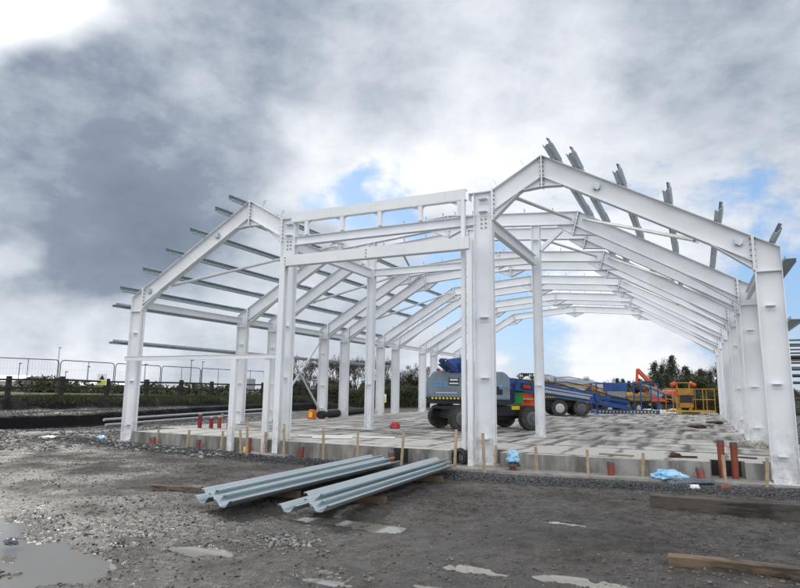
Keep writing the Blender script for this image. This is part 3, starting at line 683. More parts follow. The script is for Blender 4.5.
# ------------------------------------------------------------------ decking stacks
def zprof(mb, a, b, u0, zt, wd=.29, dp=.085, mi=0):
    """deep flanged steel section running from a to b; u0 = sideways offset of its left edge"""
    a = Vector(a); b = Vector(b); d = (b-a).normalized(); s_ = Vector((-d.y, d.x, 0))*-1
    prof = [(0, -.02), (0, 0), (.035, 0), (.07, -dp*.45), (.095, -dp*.92), (.145, -dp), (.19, -dp*.92), (.22, -dp*.45), (.255, .0), (wd-.0, 0), (wd, -.025)]
    t = .004
    vs = []; n = len(prof)
    for q in (a, b):
        for (u, z) in prof: v = q+s_*(u+u0); vs.append((v.x, v.y, zt+z))
    for q in (a, b):
        for (u, z) in prof: v = q+s_*(u+u0); vs.append((v.x, v.y, zt+z-t))
    fs = [(i, i+1, n+i+1, n+i) for i in range(n-1)]+[(2*n+i, 3*n+i, 3*n+i+1, 2*n+i+1) for i in range(n-1)]
    fs += [(i, 2*n+i, 2*n+i+1, i+1) for i in range(n-1)]+[(n+i, n+i+1, 3*n+i+1, 3*n+i) for i in range(n-1)]
    fs += [(0, n, 3*n, 2*n), (n-1, 3*n-1, 4*n-1, 2*n-1)]
    mb.add(vs, fs, mi)
def stack(A, B, n, label0, zt, jig):
    for i in range(n):
        mb = MB(); a = (A[0]+jig[i][0]*.3, A[1]+jig[i][0], 0); b = (B[0]+jig[i][1]*.3, B[1]+jig[i][1], 0)
        zprof(mb, a, b, jig[i][2], zt+jig[i][3])
        tag(mb.build('steel_section', MGALV2, smooth=True), label0[i], 'steel section', 'galvanised sections stacked on the mud')
stack((9.20, -6.45), (9.02, -1.45), 4, ['galvanised steel section lying lowest and leftmost of the left stack', 'galvanised steel section second from the left in the left stack', 'galvanised steel section third from the left in the left stack', 'galvanised steel section at the right edge of the left stack'], .25,
      [(.0, -.1, -.12, -.08), (-.03, 0, .04, .03), (-.12, .05, .28, .0), (-.25, -.1, .52, -.045)])
stack((10.52, -6.35), (10.40, -1.35), 4, ['galvanised steel section lying lowest and leftmost of the right stack', 'galvanised steel section second from the left in the right stack', 'galvanised steel section third from the left in the right stack', 'galvanised steel section at the right edge of the right stack'], .26,
      [(-.0, -.1, -.12, -.10), (.25, .1, .02, .03), (.0, -.20, .27, .0), (-.18, -.45, .51, -.02)])
for i, (y, x0, x1, lb) in enumerate(((-5.2, 9.0, 9.85, 'short timber bearer under the near end of the left steel stack'), (-2.4, 8.9, 9.9, 'timber bearer under the far end of the left steel stack'), (-5.0, 10.5, 11.2, 'short timber bearer under the near end of the right steel stack'), (-2.6, 10.4, 11.1, 'timber bearer under the far end of the right steel stack'))):
    mb = MB(); mb.beam((x0, y, .055), (x1, y+.1, .055), .1, .1); tag(mb.build('timber_bearer', MOLD2), lb, 'timber')
# ------------------------------------------------------------------ loose timber
def m_grain(name, c1, c2):
    m = bpy.data.materials.new(name); m.use_nodes = True; t = m.node_tree; b = t.nodes['Principled BSDF']; nn = t.nodes.new; lk = t.links.new
    tcn = nn('ShaderNodeTexCoord'); mp = nn('ShaderNodeMapping'); lk(tcn.outputs['Object'], mp.inputs[0]); mp.inputs['Scale'].default_value = (1.2, 16, 16)
    n = nn('ShaderNodeTexNoise'); lk(mp.outputs[0], n.inputs['Vector']); n.inputs['Scale'].default_value = 1.6; n.inputs['Detail'].default_value = 8; n.inputs['Roughness'].default_value = .7
    n2 = nn('ShaderNodeTexNoise'); lk(tcn.outputs['Object'], n2.inputs['Vector']); n2.inputs['Scale'].default_value = 2.4; n2.inputs['Detail'].default_value = 6
    ad = nn('ShaderNodeMath'); ad.operation = 'ADD'; lk(n.outputs[0], ad.inputs[0]); lk(n2.outputs[0], ad.inputs[1])
    r = nn('ShaderNodeValToRGB'); lk(ad.outputs[0], r.inputs[0]); r.color_ramp.elements[0].position = .82; r.color_ramp.elements[0].color = (*c1, 1); r.color_ramp.elements[1].position = 1.2; r.color_ramp.elements[1].position = 1.0; r.color_ramp.elements[1].color = (*c2, 1)
    dv = nn('ShaderNodeMath'); dv.operation = 'MULTIPLY'; dv.inputs[1].default_value = .95; lk(ad.outputs[0], dv.inputs[0]); lk(dv.outputs[0], r.inputs[0]); lk(r.outputs[0], b.inputs['Base Color']); b.inputs['Roughness'].default_value = .8
    bp = nn('ShaderNodeBump'); bp.inputs['Strength'].default_value = .8; bp.inputs['Distance'].default_value = .01; lk(n.outputs[0], bp.inputs['Height']); lk(bp.outputs[0], b.inputs['Normal']); return m
MOLD = m_grain('dark_wet_timber', (.02, .018, .016), (.075, .065, .055)); MOLD2 = m_grain('brown_weathered_timber', (.04, .029, .02), (.15, .108, .072))
def timber(a, b, wd, ht, m, label, name='timber_plank'):
    mb = MB(); a = Vector(a); b = Vector(b); k = 10; pts = [a.lerp(b, i/k) for i in range(k+1)]
    d = (b-a).normalized(); r = Vector((-d.y, d.x, 0))
    vs = []
    for p_ in pts:
        j = random.uniform(-.006, .006)
        for su, sv in ((-1, 0), (1, 0), (1, 1), (-1, 1)): vs.append(p_+r*(su*wd/2+j)+Vector((0, 0, sv*ht+j*.7)))
    fs = [(4*i+j, 4*i+(j+1) % 4, 4*i+4+(j+1) % 4, 4*i+4+j) for i in range(k) for j in range(4)]+[(3, 2, 1, 0), (4*k, 4*k+1, 4*k+2, 4*k+3)]
    mb.add(vs, fs); return tag(mb.build(name, m, bev=.004), label, 'timber')
timber((14.58, -3.2, -.02), (18.0, -3.12, -.01), .24, .20, MOLD, 'thick weathered timber beam lying on the mud at the right, the longer and farther one')
timber((14.93, -6.22, -.01), (17.4, -6.1, 0), .16, .085, MOLD2, 'brown timber plank lying nearest the camera at the lower right')
timber((7.25, -5.50, 0), (8.12, -5.28, .0), .10, .055, MOLD2, 'short timber batten lying on the mud left of the steel stacks')
timber((8.6, -2.2, 0), (9.4, -2.0, 0), .09, .06, MOLD2, 'short timber end sticking out beyond the left steel stack')
# ------------------------------------------------------------------ stakes
STK = [(.2, .02, .52), (1.62, -.2, .48), (3.01, -.48, .51), (4.24, -.55, .53), (5.16, -.9, .61), (5.64, -1.25, .84), (5.55, -.46, .55), (6.56, -1.05, .81), (7.55, -.91, .76), (8.35, -.75, .68), (9.44, -.70, .69), (10.77, -.98, .83), (11.42, -1.11, .79), (11.45, -.45, .50), (12.3, -.45, .53), (13.28, -.36, .51), (14.27, -.25, .49), (15.64, -.08, .51), (16.28, -.36, .53)]
proto = None
near = {0: 'in front of the leftmost column', 5: 'tall, standing nearest of the pair left of the entrance', 7: 'tall, right of the left entrance posts', 11: 'tall, left of the middle entrance post', 12: 'in front of the middle entrance column', 13: 'just right of the middle entrance column', 17: 'beside the two tall orange pipes', 18: 'left of the nearest right column'}
order = sorted(range(len(STK)), key=lambda i: i)
for i, (x, y, h) in enumerate(STK):
    mb = MB(); a = random.uniform(-.08, .08); b = random.uniform(-.06, .06); rz = Matrix.Rotation(random.uniform(-.5, .5), 3, 'Z')
    mb.box(0, 0, h/2-.1, .05, .042, h+.2, rot=Matrix.Rotation(a, 3, 'Y') @ Matrix.Rotation(b, 3, 'X') @ rz)
    mb.v = [(vx+x, vy+y, vz) for vx, vy, vz in mb.v]
    tag(mb.build('timber_stake', MWOOD, bev=.003), 'timber stake, %s from the left%s' % (ORD[i+1], (', '+near[i]) if i in near else ''), 'stake', 'setting-out stakes along the slab edge')
for i, (x, y, h, lb) in enumerate(((-1.2, 5.5, .30, 'short pale peg left of the slab beyond the leftmost column'), (-.6, 8.5, .3, 'short pale peg beyond the capped red pipes'), (-.6, 13.0, .35, 'short pale peg beside the orange and white box'))):
    mb = MB(); mb.box(x, y, HS+h/2-.25, .06, .05, h+.5); tag(mb.build('timber_stake', MWOOD), lb, 'stake')
mb = MB(); mb.tube((7.55, -.91, .735), (9.44, -.7, .67), .006, 5); tag(mb.build('string_line', MDARK), 'dark string line tied between two stakes in front of the entrance', 'string')
# ------------------------------------------------------------------ drainage pipes
def pipe(x, y, h, r, m, label, lean=(0, 0), z0=-.05, cap=None, name='drain_pipe'):
    rt_ = empty(name, (x, y, z0), label, 'pipe', 'upright drain pipes'); mb = MB()
    a = Vector((x, y, z0)); b = Vector((x+lean[0], y+lean[1], h))
    mb.tube(a, b, r, 18, caps=False); mb.tube(a, b, r*.88, 18, caps=False)
    d = (b-a).normalized(); mb.tube(b-d*.005, b, r, 18, r*.88, caps=False); mb.tube(b-d*.09, b-d*.02, r*1.10, 18)
    mb.build('tube', m, rt_, smooth=True)
    mb = MB(); mb.tube(b-d*.03, b+d*.015, r*1.05, 18); mb.build('cap', cap or MPLGR, rt_, smooth=True); return rt_
for (x, y, h, r, lb, ln) in ((1.72, -.42, .24, .07, 'short brown pipe stub leaning between the first two left stakes', (-.05, 0)), (3.4, -.48, .26, .055, 'short orange pipe stub in front of the left slab', (0, 0)), (5.27, -.72, .40, .055, 'orange pipe stub beside the pair of stakes left of the entrance', (0, 0)),
                            (6.84, -.75, .27, .06, 'short orange pipe stub right of the left entrance posts', (.01, 0)), (9.22, -.78, .27, .065, 'short orange pipe stub behind the right steel stack', (0, 0)), (13.71, -.40, .30, .06, 'short orange pipe stub standing between two stakes right of the entrance', (0, 0)),
                            (15.28, -.25, .26, .065, 'leaning orange pipe stub beside the blue plastic', (-.05, .05)), (15.62, .30, .74, .062, 'tall orange pipe in the slab recess, the left one of the pair', (-.01, 0)), (15.83, .30, .71, .062, 'tall orange pipe in the slab recess, the right one of the pair', (0, 0))):
    pipe(x, y, h, r, MTERRA, lb, ln)
for (x, y, h, m, lb) in ((.94, 2.1, .80, MRED, 'tall red pipe on the left slab, leftmost of four'), (1.32, 2.2, .70, MRED, 'red pipe on the left slab, second of four'), (1.52, 2.35, .72, MTERRA, 'brownish pipe on the left slab, third of four'), (1.86, 2.4, .68, MTERRA, 'brownish capped pipe on the left slab, rightmost of four')):
    pipe(x, y, h, .062, m, lb, z0=HS-.02, cap=MGREY)
pipe(11.86, -.62, .20, .06, MTERRA, 'short orange pipe stub covered by a blue and white bag')
mb = MB(); mb.tube((15.52, -1.02, .045), (15.66, -.88, .05), .05, 14); tag(mb.build('pipe_offcut', MTERRA, smooth=True), 'orange pipe offcut lying in the gravel', 'pipe')
def crumple(name, c_, sx, sy, sz, m, label, cat, seed, amp=.45, parent=None):
    import bmesh
    bm = bmesh.new(); bmesh.ops.create_icosphere(bm, subdivisions=4, radius=1)
    from mathutils import noise as mn
    for v in bm.verts:
        q = v.co.copy(); nn_ = mn.noise(q*1.7+Vector((seed, 0, 0)))*amp+abs(mn.noise(q*4+Vector((0, seed, 0))))*amp*.6
        q = q*(1+nn_); v.co = Vector((q.x*sx, q.y*sy, max(q.z, -.6)*sz))
    me = bpy.data.meshes.new(name); bm.to_mesh(me); bm.free(); me.materials.append(m)
    o = bpy.data.objects.new(name, me); o.location = c_; col.objects.link(o)
    if cat: tag(o, label, cat)
    return o
crumple('plastic_bag', (11.86, -.62, .30), .13, .12, .12, MPLBL, 'crumpled blue and white bag pulled over a pipe stub', 'bag', 3)
mb = MB(); mb.tube((11.86, -.62, .14), (11.86, -.62, .2), .16, 14, .12); tag(mb.build('pipe_collar', MBLACK), 'black collar round the pipe stub under the blue bag', 'collar')
crumple('plastic_sheet', (14.72, -.42, .12), .26, .15, .10, MPLBL, 'crumpled light blue plastic lying at the foot of the slab', 'plastic sheet', 8)
crumple('plastic_sheet', (15.15, -.75, .06), .42, .26, .07, MPLGR, 'crumpled dark grey plastic lying beside the blue plastic', 'plastic sheet', 12)
crumple('red_bag', (6.15, 5.6, HS+.08), .15, .12, .13, MREDB, 'crumpled red bag lying on the slab', 'bag', 5)
crumple('yellow_lump', (4.95, -.4, .09), .09, .08, .09, mat('yellow_foam', (.7, .5, .08), .8), 'small yellow lump of foam beside the window post', 'foam', 6)
crumple('debris_lump', (14.82, .62, HS+.03), .11, .08, .06, MRUST, 'dark rusty lump of debris on the slab edge', 'debris', 9)
mb = MB(); mb.beam((14.85, .60, HS+.02), (15.2, .72, HS+.02), .05, .035); tag(mb.build('timber_offcut', MRUST), 'dark timber offcut beside the rusty lump on the slab', 'timber')
mb = MB(); mb.beam((13.4, .45, HS+.012), (14.05, .35, HS+.012), .16, .018); tag(mb.build('plywood_strip', MPLY), 'thin plywood strip lying on the slab edge', 'plywood')
mb = MB(); mb.beam((15.95, 1.3, HS+.012), (16.25, 1.2, HS+.012), .14, .018); tag(mb.build('plywood_strip', MRUST), 'dark strip lying on the slab left of the nearest right column', 'plywood')
mb = MB(); mb.path([(5.7, .75, HS+.03), (6.9, 1.5, HS+.03), (7.35, 1.35, HS+.03), (8.1, 1.65, HS+.03)], .025); mb.path([(6.3, .5, HS+.03), (7.2, 1.0, HS+.03)], .025)
tag(mb.build('conduit', MWHITE, smooth=True), 'white plastic conduit lying loose on the slab behind the left entrance column', 'conduit')
for i in range(4): crumple('concrete_lump', (16.1+.17*i+random.uniform(-.05, .05), 4.3+random.uniform(-.4, .4), HS+.05), .12, .12, .10, MLIME, ['leftmost', 'second', 'third', 'rightmost'][i]+' broken concrete lump on the slab beside the right columns', 'concrete', 20+i)
for i in range(5): crumple('rubble_piece', (14.9+.33*i, 10.5+2.1*i, HS+.04), .28, .14, .07, MRUST if i % 2 else MLIME, ORD[i+1]+' low pile of rubble from the front along the right side of the slab', 'rubble', 30+i)
crumple('white_stone', (8.95, -7.95, .03), .06, .05, .04, MSTONE, 'pale stone standing at the right shore of the big puddle', 'stone', 40)
crumple('white_stone', (15.15, -1.2, .05), .07, .04, .05, MWHITE, 'white scrap lying in the gravel before the leaning pipe stub', 'scrap', 41)
crumple('dark_stone', (8.85, -8.75, .02), .07, .05, .04, MPLGR, 'dark stone standing in the big puddle', 'stone', 42)
# dark patch on the slab edge, and a panel painting in the recess's shade
mb = MB(); mb.box(9.33, -.527, .2, .34, .012, .30); tag(mb.build('dark_patch', MDARK), 'dark patch on the slab edge behind the steel stacks', 'patch')
mb = MB(); mb.box(15.70, .612, .2, .5, .012, .30); tag(mb.build('dark_patch', MDARK), 'dark panel painted as shade in the slab recess behind the two tall orange pipes', 'patch')
rt_ = empty('pipe_coil', (10.62, -.25, .04), 'black ribbed pipe coil standing in the gap left of the middle column', 'pipe coil')
mb = MB()
for q in range(3):
    pts = [(10.60+.13*math.cos(t), -.30+.09*q, .20+.15*math.sin(t)) for t in np.linspace(0, 2*math.pi, 19)]; mb.path(pts, .05, 8)
mb.build('ribbed_pipe', MBLACK, rt_, smooth=True)
# corrugated black pipe and warning box on the slab
mb = MB(); a = Vector((.45, 9.75, HS+.17)); b = Vector((-1.0, 16.5, HS+.17)); mb.tube(a, b, .14, 16)
for i in range(70): q = a.lerp(b, (i+.5)/70); d = (b-a).normalized(); mb.tube(q-d*.02, q+d*.02, .165, 16)
tag(mb.build('corrugated_pipe', MBLACK, smooth=True), 'long black corrugated pipe lying along the left edge of the slab', 'pipe')
rt_ = empty('warning_box', (.35, 9.3, HS), 'small orange and white box at the near end of the black pipe', 'box'); mb = MB(); mb.box(.35, 9.3, HS+.17, .28, .3, .34); mb.box(.35, 9.3, HS+.37, .2, .2, .07); mb.build('body', mat('orange_plastic', (.75, .16, .03), .5, var=.3), rt_, bev=.02)
mb = MB(); mb.box(.39, 9.142, HS+.2, .16, .012, .22); mb.build('panel', MHAZY, rt_)
# grey poles on the left
for (a, b, lb) in (((-6.25, 4.3, .31), (-9.9, 19.5, .34), 'long grey pole lying beside the bank, the upper of two'), ((-6.0, 4.2, .12), (-9.2, 18.8, .15), 'long grey pole lying beside the bank, the lower of two')):
    mb = MB(); mb.tube(a, b, .055, 12); tag(mb.build('steel_pole', MGREY, smooth=True), lb, 'pole')
for (y, x) in ((6, -6.6), (14, -8.5)):
    mb = MB(); mb.box(x, y, .04, .9, .12, .1); mb.box(x-.1, y, .17, .3, .12, .16); tag(mb.build('pole_bearer', MOLD), 'timber packing under the %s of the grey poles' % ('near end' if y < 10 else 'middle'), 'timber')
mb = MB(); mb.tube((-4.3, .3, -.05), (-4.3, .3, .09), .62, 28); mb.tube((-4.3, .3, .09), (-4.3, .3, .12), .40, 24); tag(mb.build('manhole_ring', MLIME), 'pale flat concrete manhole ring lying on the ground at the far left', 'manhole')
crumple('plastic_scrap', (-2.9, -.3, .05), .3, .15, .05, MWHITE, 'scrap of white plastic on the rubble near the manhole ring', 'scrap', 50)
crumple('plastic_scrap', (-.75, -.1, .08), .16, .13, .1, MPLBL, 'scrap of pale plastic beside the leftmost column', 'scrap', 51)
# ------------------------------------------------------------------ machines
def frame_rot(ang): return Matrix.Rotation(ang, 3, 'Z')
def lift(label, cx, cy, z0, ach, atu, body, trim, boom_m, tail, boom_pts, bask, rimm=MRIMG, wheel_r=.40, letters=False, body_h=(.98, 1.93), group='boom lifts on the slab', wb=1.25, bw=.15, bxr=(-1.55, 1.25), pouch=None):
    """boom lift: four wheels, chassis, slewing body with counterweight, telescopic boom, jib and basket"""
    rt_ = empty('boom_lift', (cx, cy, z0), label, 'boom lift', group)
    A = frame_rot(ach); T = frame_rot(atu); O = Vector((cx, cy, z0))
    def wc(x, y, z): v = A @ Vector((x, y, z)); return O+v
    def wt(x, y, z): v = T @ Vector((x, y, z)); return O+v
    mb = MB(); c_ = wc(0, 0, .62); mb.box(c_.x, c_.y, c_.z, 2.7, 1.15, .34, rot=A); c_ = wc(0, 0, .42); mb.box(c_.x, c_.y, c_.z, 2.0, .7, .2, rot=A)
    for sx in (-1, 1): c_ = wc(sx*wb, 0, .45); mb.box(c_.x, c_.y, c_.z, .25, 1.7, .2, rot=A); c_ = wc(sx*1.42, 0, .72); mb.box(c_.x, c_.y, c_.z, .3, 1.5, .12, rot=A)
    ch = mb.build('chassis', MDARK, rt_, bev=.02)
    mb = MB(); c_ = wc(.9, -.585, .72); mb.box(c_.x, c_.y, c_.z, .3, .01, .12, rot=A); mb.build('warning_sticker', MHAZY, ch)
    for sx in (-1, 1):
        for sy in (-1, 1):
            w_ = wheel_r; a = wc(sx*wb, sy*.80, w_); b = wc(sx*wb, sy*1.10, w_); d = (b-a).normalized()
            tr = MB(); tr.tube(a, b, w_*.94, 28); 
            for q in range(26):
                t = q/26*2*math.pi; e = A @ Vector((math.cos(t), 0, math.sin(t)))
                for hh in (.25, .75):
                    p_ = a.lerp(b, hh)+e*w_*.955; rr = Matrix((d, e.cross(d), e)).transposed(); tr.box(p_.x, p_.y, p_.z, .13, .05, w_*.09, rot=rr)
            tr.tube(a-d*.0, b+d*.004, w_*.80, 28)
            wh = tr.build('wheel', MRUB, rt_)
            rm = MB(); o_ = b if sy > 0 else b
            rm.tube(b, b+d*.012, w_*.56, 24); rm.tube(b+d*.012, b+d*.03, w_*.50, 24, w_*.40); rm.tube(b+d*.03, b+d*.07, w_*.22, 14)
            for q in range(8): t = q/8*6.283; e = A @ Vector((math.cos(t), 0, math.sin(t))); rm.tube(b+e*w_*.33+d*.02, b+e*w_*.33+d*.05, .018, 6)
            rm.build('rim', rimm if (sx < 0 or rimm is MRIMG) else MRIMG, wh)
    z1, z2 = body_h
    # turntable with two cowls and rounded counterweight
    mb = MB(); c_ = wt(0, 0, .86); mb.tube(wt(0, 0, .78), wt(0, 0, z1), .5, 24); mb.box(*wt((bxr[0]+bxr[1])/2, 0, z1-.06), bxr[1]-bxr[0]+.1, 1.75, .16, rot=T); mb.build('turntable', MDARK, rt_, bev=.02)
    def cowl(y0, y1, x0, x1, zt):
        pr = [(x0+.10, z1), (x0, z1+.14), (x0, zt-.22), (x0+.10, zt-.07), (x0+.24, zt), (x1-.22, zt), (x1-.05, zt-.12), (x1, zt-.3), (x1, z1)]
        m_ = MB(); vs = []
        for yy in (y0, y1):
            for (x, z) in pr: vs.append(wt(x, yy, z))
        n_ = len(pr); m_.add(vs, [tuple(range(n_)), tuple(range(2*n_-1, n_-1, -1))]+[(i, i+n_, (i+1) % n_+n_, (i+1) % n_) for i in range(n_)]); return m_
    cw = cowl(-.95, -.32, bxr[0], bxr[1], z2).build('side_cowl', body, rt_, bev=.05); cowl(.32, .95, bxr[0], bxr[1], z2).build('side_cowl', body, rt_, bev=.05)
    mb = MB(); c_ = wt(bxr[0]+.2, 0, (z1+z2)/2-.05); mb.box(c_.x, c_.y, c_.z, .5, 1.7, z2-z1-.12, rot=T); ct = mb.build('counterweight', body, rt_, bev=.08)
    # seams, dark skirt and hazard strip
    mb = MB()
    for x in (-.72, .25): c_ = wt(x, -.955, (z1+z2)/2); mb.box(c_.x, c_.y, c_.z, .015, .012, z2-z1-.12, rot=T)
    mb.build('panel_gap', MDARK, cw)
    mb = MB(); n_ = 14; c_ = wt(bxr[0]+.93, -.954, z1+.04); mb.box(c_.x, c_.y, c_.z, 1.75, .008, .09, 1, T)
    c_ = wt(bxr[0]-.061, 0, z1+.05); mb.box(c_.x, c_.y, c_.z, .008, 1.6, .09, 1, T)
    for q in range(n_):
        c_ = wt(bxr[0]+.15+q*.12, -.958, z1+.04); mb.box(c_.x, c_.y, c_.z, .06, .012, .055, rot=T @ Matrix.Rotation(.5, 3, 'Y'))
    for q in range(12): c_ = wt(bxr[0]-.065, -.7+q*.12, z1+.05); mb.box(c_.x, c_.y, c_.z, .012, .06, .055, rot=T)
    mb.build('hazard_strip', [MHAZY, MDARK], cw)
    for (x, y) in ((-1.55, -.75), (-1.3, .75), (-.75, -.85)):
        mb = MB(); mb.tube(wt(x, y, z2-.02), wt(x, y, z2+.09), .05, 12); mb.build('beacon', MREDL, rt_, smooth=True)
    if letters:
        def quad(x0, x1, za, zb_, m, nm, d_=.962, side=True):
            m_ = MB(); c2 = wt((x0+x1)/2, -d_, (za+zb_)/2); m_.box(c2.x, c2.y, c2.z, x1-x0, .01, zb_-za, rot=T); m_.build(nm, m, cw)
        quad(-1.20, -.86, z1+.46, z1+.70, MDARK, 'name_plate')
        quad(-1.16, -.90, z1+.61, z1+.675, MLTX, 'plate_lettering', .968); quad(-1.18, -.88, z1+.50, z1+.55, MLTX, 'plate_lettering', .968)
        m_ = MB()
        for q, (wd_, hh) in enumerate(((.065, .22), (.05, .16), (.06, .16), (.03, .2), (.06, .16))):
            x_ = -1.66+q*.085
            c2 = wt(x_, -.963, z1+.50); m_.box(c2.x, c2.y, c2.z, wd_*.32, .01, hh, rot=T); c2 = wt(x_+wd_*.45, -.963, z1+.50+hh*.3); m_.box(c2.x, c2.y, c2.z, wd_*.6, .01, .05, rot=T)
            c2 = wt(x_+wd_*.45, -.963, z1+.50-hh*.3); m_.box(c2.x, c2.y, c2.z, wd_*.6, .01, .05, rot=T)
        m_.build('lettering', MBLTX, cw)
        m_ = MB()
        for q in range(14): c2 = wt(-1.6+q*.05, -.963, z1+.22); m_.box(c2.x, c2.y, c2.z, .035, .01, .035, rot=T)
        m_.build('lettering', MLTX, cw)
        quad(-.62, -.50, z1+.45, z1+.62, MHAZY, 'warning_sticker'); quad(.45, .55, z1+.35, z1+.5, MBLTX, 'lettering')
    mb = MB(); c_ = wt(bxr[1]-.42, -.952, z1+.30); mb.box(c_.x, c_.y, c_.z, .34, .012, .26, rot=T)
    for q in range(5): c_ = wt(bxr[1]-.42, -.962, z1+.20+q*.05); mb.box(c_.x, c_.y, c_.z, .34, .012, .016, rot=T)
    mb.build('grille', MDARK, cw)
    mb = MB(); mb.path([wt(bxr[0]+.5, -.9, z2-.01), wt(bxr[0]+.5, -.9, z2+.10), wt(bxr[0]+1.0, -.9, z2+.10), wt(bxr[0]+1.0, -.9, z2-.01)], .014, 6); mb.build('grab_rail', MDARK, cw)
    # booms
    bp_ = [Vector(p_) for p_ in boom_pts]
    mb = MB(); a, b = bp_[0], bp_[1]; mb.beam(a, b, .34, .36); mb.tube(a+Vector((-.2, -.2, 0)), a+Vector((.2, .2, 0)), .22, 14); b1 = mb.build('lower_boom', boom_m, rt_, bev=.02)
    a, b = bp_[1], bp_[2]; mb = MB(); mb.beam(a, b, bw*2, bw*2.2); bm_ = mb.build('main_boom', boom_m, rt_, bev=.015)
    d = (b-a).normalized(); r_ = Vector((d.y, -d.x, 0)).normalized()
    mb = MB(); mb.beam(a+r_*(bw+.02)+d*1.3+Vector((0, 0, .07)), b+r_*(bw+.02)-d*.4+Vector((0, 0, .05)), .03, .06); mb.beam(a+r_*(bw+.03)+d*1.3-Vector((0, 0, .06)), b+r_*(bw+.03)-d*.6-Vector((0, 0, .06)), .05, .10); mb.build('hose_tray', MSILV, bm_)
    mb = MB(); c_ = a+d*.55+r_*(bw+.012); mb.beam(c_-d*.28, c_+d*.28, .012, .19, 0); mb.beam(c_-d*.2+r_*.008, c_+d*.2+r_*.008, .012, .11, 1); mb.build('name_plate', [MDARK, MREDL], bm_)
    mb = MB(); mb.tube(bp_[2]-r_*.22, bp_[2]+r_*.22, .2, 16); mb.beam(bp_[2]-d*.5, bp_[2]+d*.15, .3, .36); mb.build('boom_head', boom_m, rt_, bev=.02)
    for off in (0, .25):
        mb = MB(); mb.beam(bp_[2]+Vector((0, 0, .1-off)), bp_[3]+Vector((0, 0, .22-off)), .12, .13); mb.build('jib_arm', boom_m, rt_, bev=.01)
    mb = MB(); mb.tube(bp_[2]+Vector((0, 0, -.1)), bp_[3]+Vector((0, 0, .0)), .035, 10); mb.build('ram', MSILV, rt_, smooth=True)
    mb = MB(); hs_ = [bp_[1]+Vector((0, 0, .22)), bp_[1].lerp(bp_[2], .3)+Vector((0, 0, .24)), bp_[1].lerp(bp_[2], .55)+Vector((0, 0, .30)), bp_[1].lerp(bp_[2], .85)+Vector((0, 0, .20)), bp_[2]+Vector((0, 0, .30)), bp_[2].lerp(bp_[3], .5)+Vector((0, 0, .28)), bp_[3]+Vector((0, 0, .35))]
    mb.path(hs_, .022, 6); mb.path([v+r_*.09-Vector((0, 0, .05)) for v in hs_], .018, 6); mb.build('hydraulic_hose', MBLACK, bm_)
    # basket
    bx_, by_, bz_, ba, bl, bwid, bh = bask; B = frame_rot(ba)
    def wk(x, y, z): return Vector((bx_, by_, bz_))+(B @ Vector((x, y, z)))
    bk = MB()
    for z in (bh, bh*.55, .12):
        c4 = [wk(-bl/2, -bwid/2, z), wk(bl/2, -bwid/2, z), wk(bl/2, bwid/2, z), wk(-bl/2, bwid/2, z)]
        for i in range(4):
            if z == bh*.55 and i == 0: bk.tube(c4[i], c4[(i+1) % 4], .018, 8)
            else: bk.tube(c4[i], c4[(i+1) % 4], .024, 8)
    for x in (-bl/2, bl/2, bl*.22): 
        for y in (-bwid/2, bwid/2): bk.tube(wk(x, y, 0), wk(x, y, bh), .028, 8)
    bk.box(*wk(0, 0, .04), bl, bwid, .06, rot=B); bko = bk.build('basket', tail, rt_, smooth=False)
    mb = MB(); mb.box(*wk(0, -bwid/2-.02, .08), bl, .015, .13, rot=B); kb = mb.build('kick_board', tail, bko)
    mb = MB()
    for q in range(int(bl/.14)): mb.box(*wk(-bl/2+.1+q*.14, -bwid/2-.032, .08), .05, .012, .07, rot=B @ Matrix.Rotation(.5, 3, 'Y'))
    mb.build('hazard_strip', MHAZY, bko)
    mb = MB(); mb.box(*wk(-bl*.18, -bwid/2+.1, bh*.86), bl*.36, .30, bh*.26, rot=B); mb.box(*wk(-bl*.18, -bwid/2+.05, bh*.45), bl*.34, .1, bh*.5, rot=B); cb = mb.build('control_box', tail, bko, bev=.02)
    mb = MB(); mb.box(*wk(-bl*.18, -bwid/2-.02, bh*.58), bl*.30, .05, bh*.32, rot=B); mb.build('document_pouch', pouch or MDARK, bko, bev=.02)
    return rt_
# the blue and grey lift by the entrance
MPOUCH = mat('pale_pouch', (.30, .32, .30), .6, var=.4, vscale=9)
kb_ = W3(625, 413.5, 25)
LA = lift('blue and grey boom lift parked nearest on the slab, boom lowered to the right', 8.70, 7.25, HS, R(43), R(22), MMGREY, MBLUE, MBLUE, MBLUE,
     [tuple(W3(470, 368, 20.2)), tuple(W3(512, 385, 20.6)), tuple(W3(594, 398, 23.4)), tuple(W3(629, 408, 24.7))], (kb_.x, kb_.y, kb_.z, YAW-.02, 2.5, .75, 1.22), letters=True, body_h=(.98, 1.90), bw=.17, bxr=(-1.88, .80), pouch=MPOUCH)
mb = MB(); mb.beam(W3(447, 367, 20.1), W3(484, 369, 20.4), .55, .34); mb.beam(W3(446, 364, 20.1), W3(462, 362, 20.1), .3, .3); mb.tube(W3(466, 366, 19.7), W3(468, 366, 20.4), .20, 16); mb.build('boom_link', MBLUE, LA, bev=.03)
mb = MB(); mb.beam(W3(442, 362, 19.9), W3(452, 371, 20.0), .5, .16); mb.tube(W3(441, 361, 19.8), W3(446, 361, 20.2), .09, 12); mb.build('link_cover', MDBLUE, LA, bev=.02)
mb = MB(); mb.beam(W3(510, 401, 20.6), W3(510, 382, 20.6), .3, .4); mb.build('boom_riser', MDBLUE, LA, bev=.03)
ptB = W3(566, 405, 33.6)
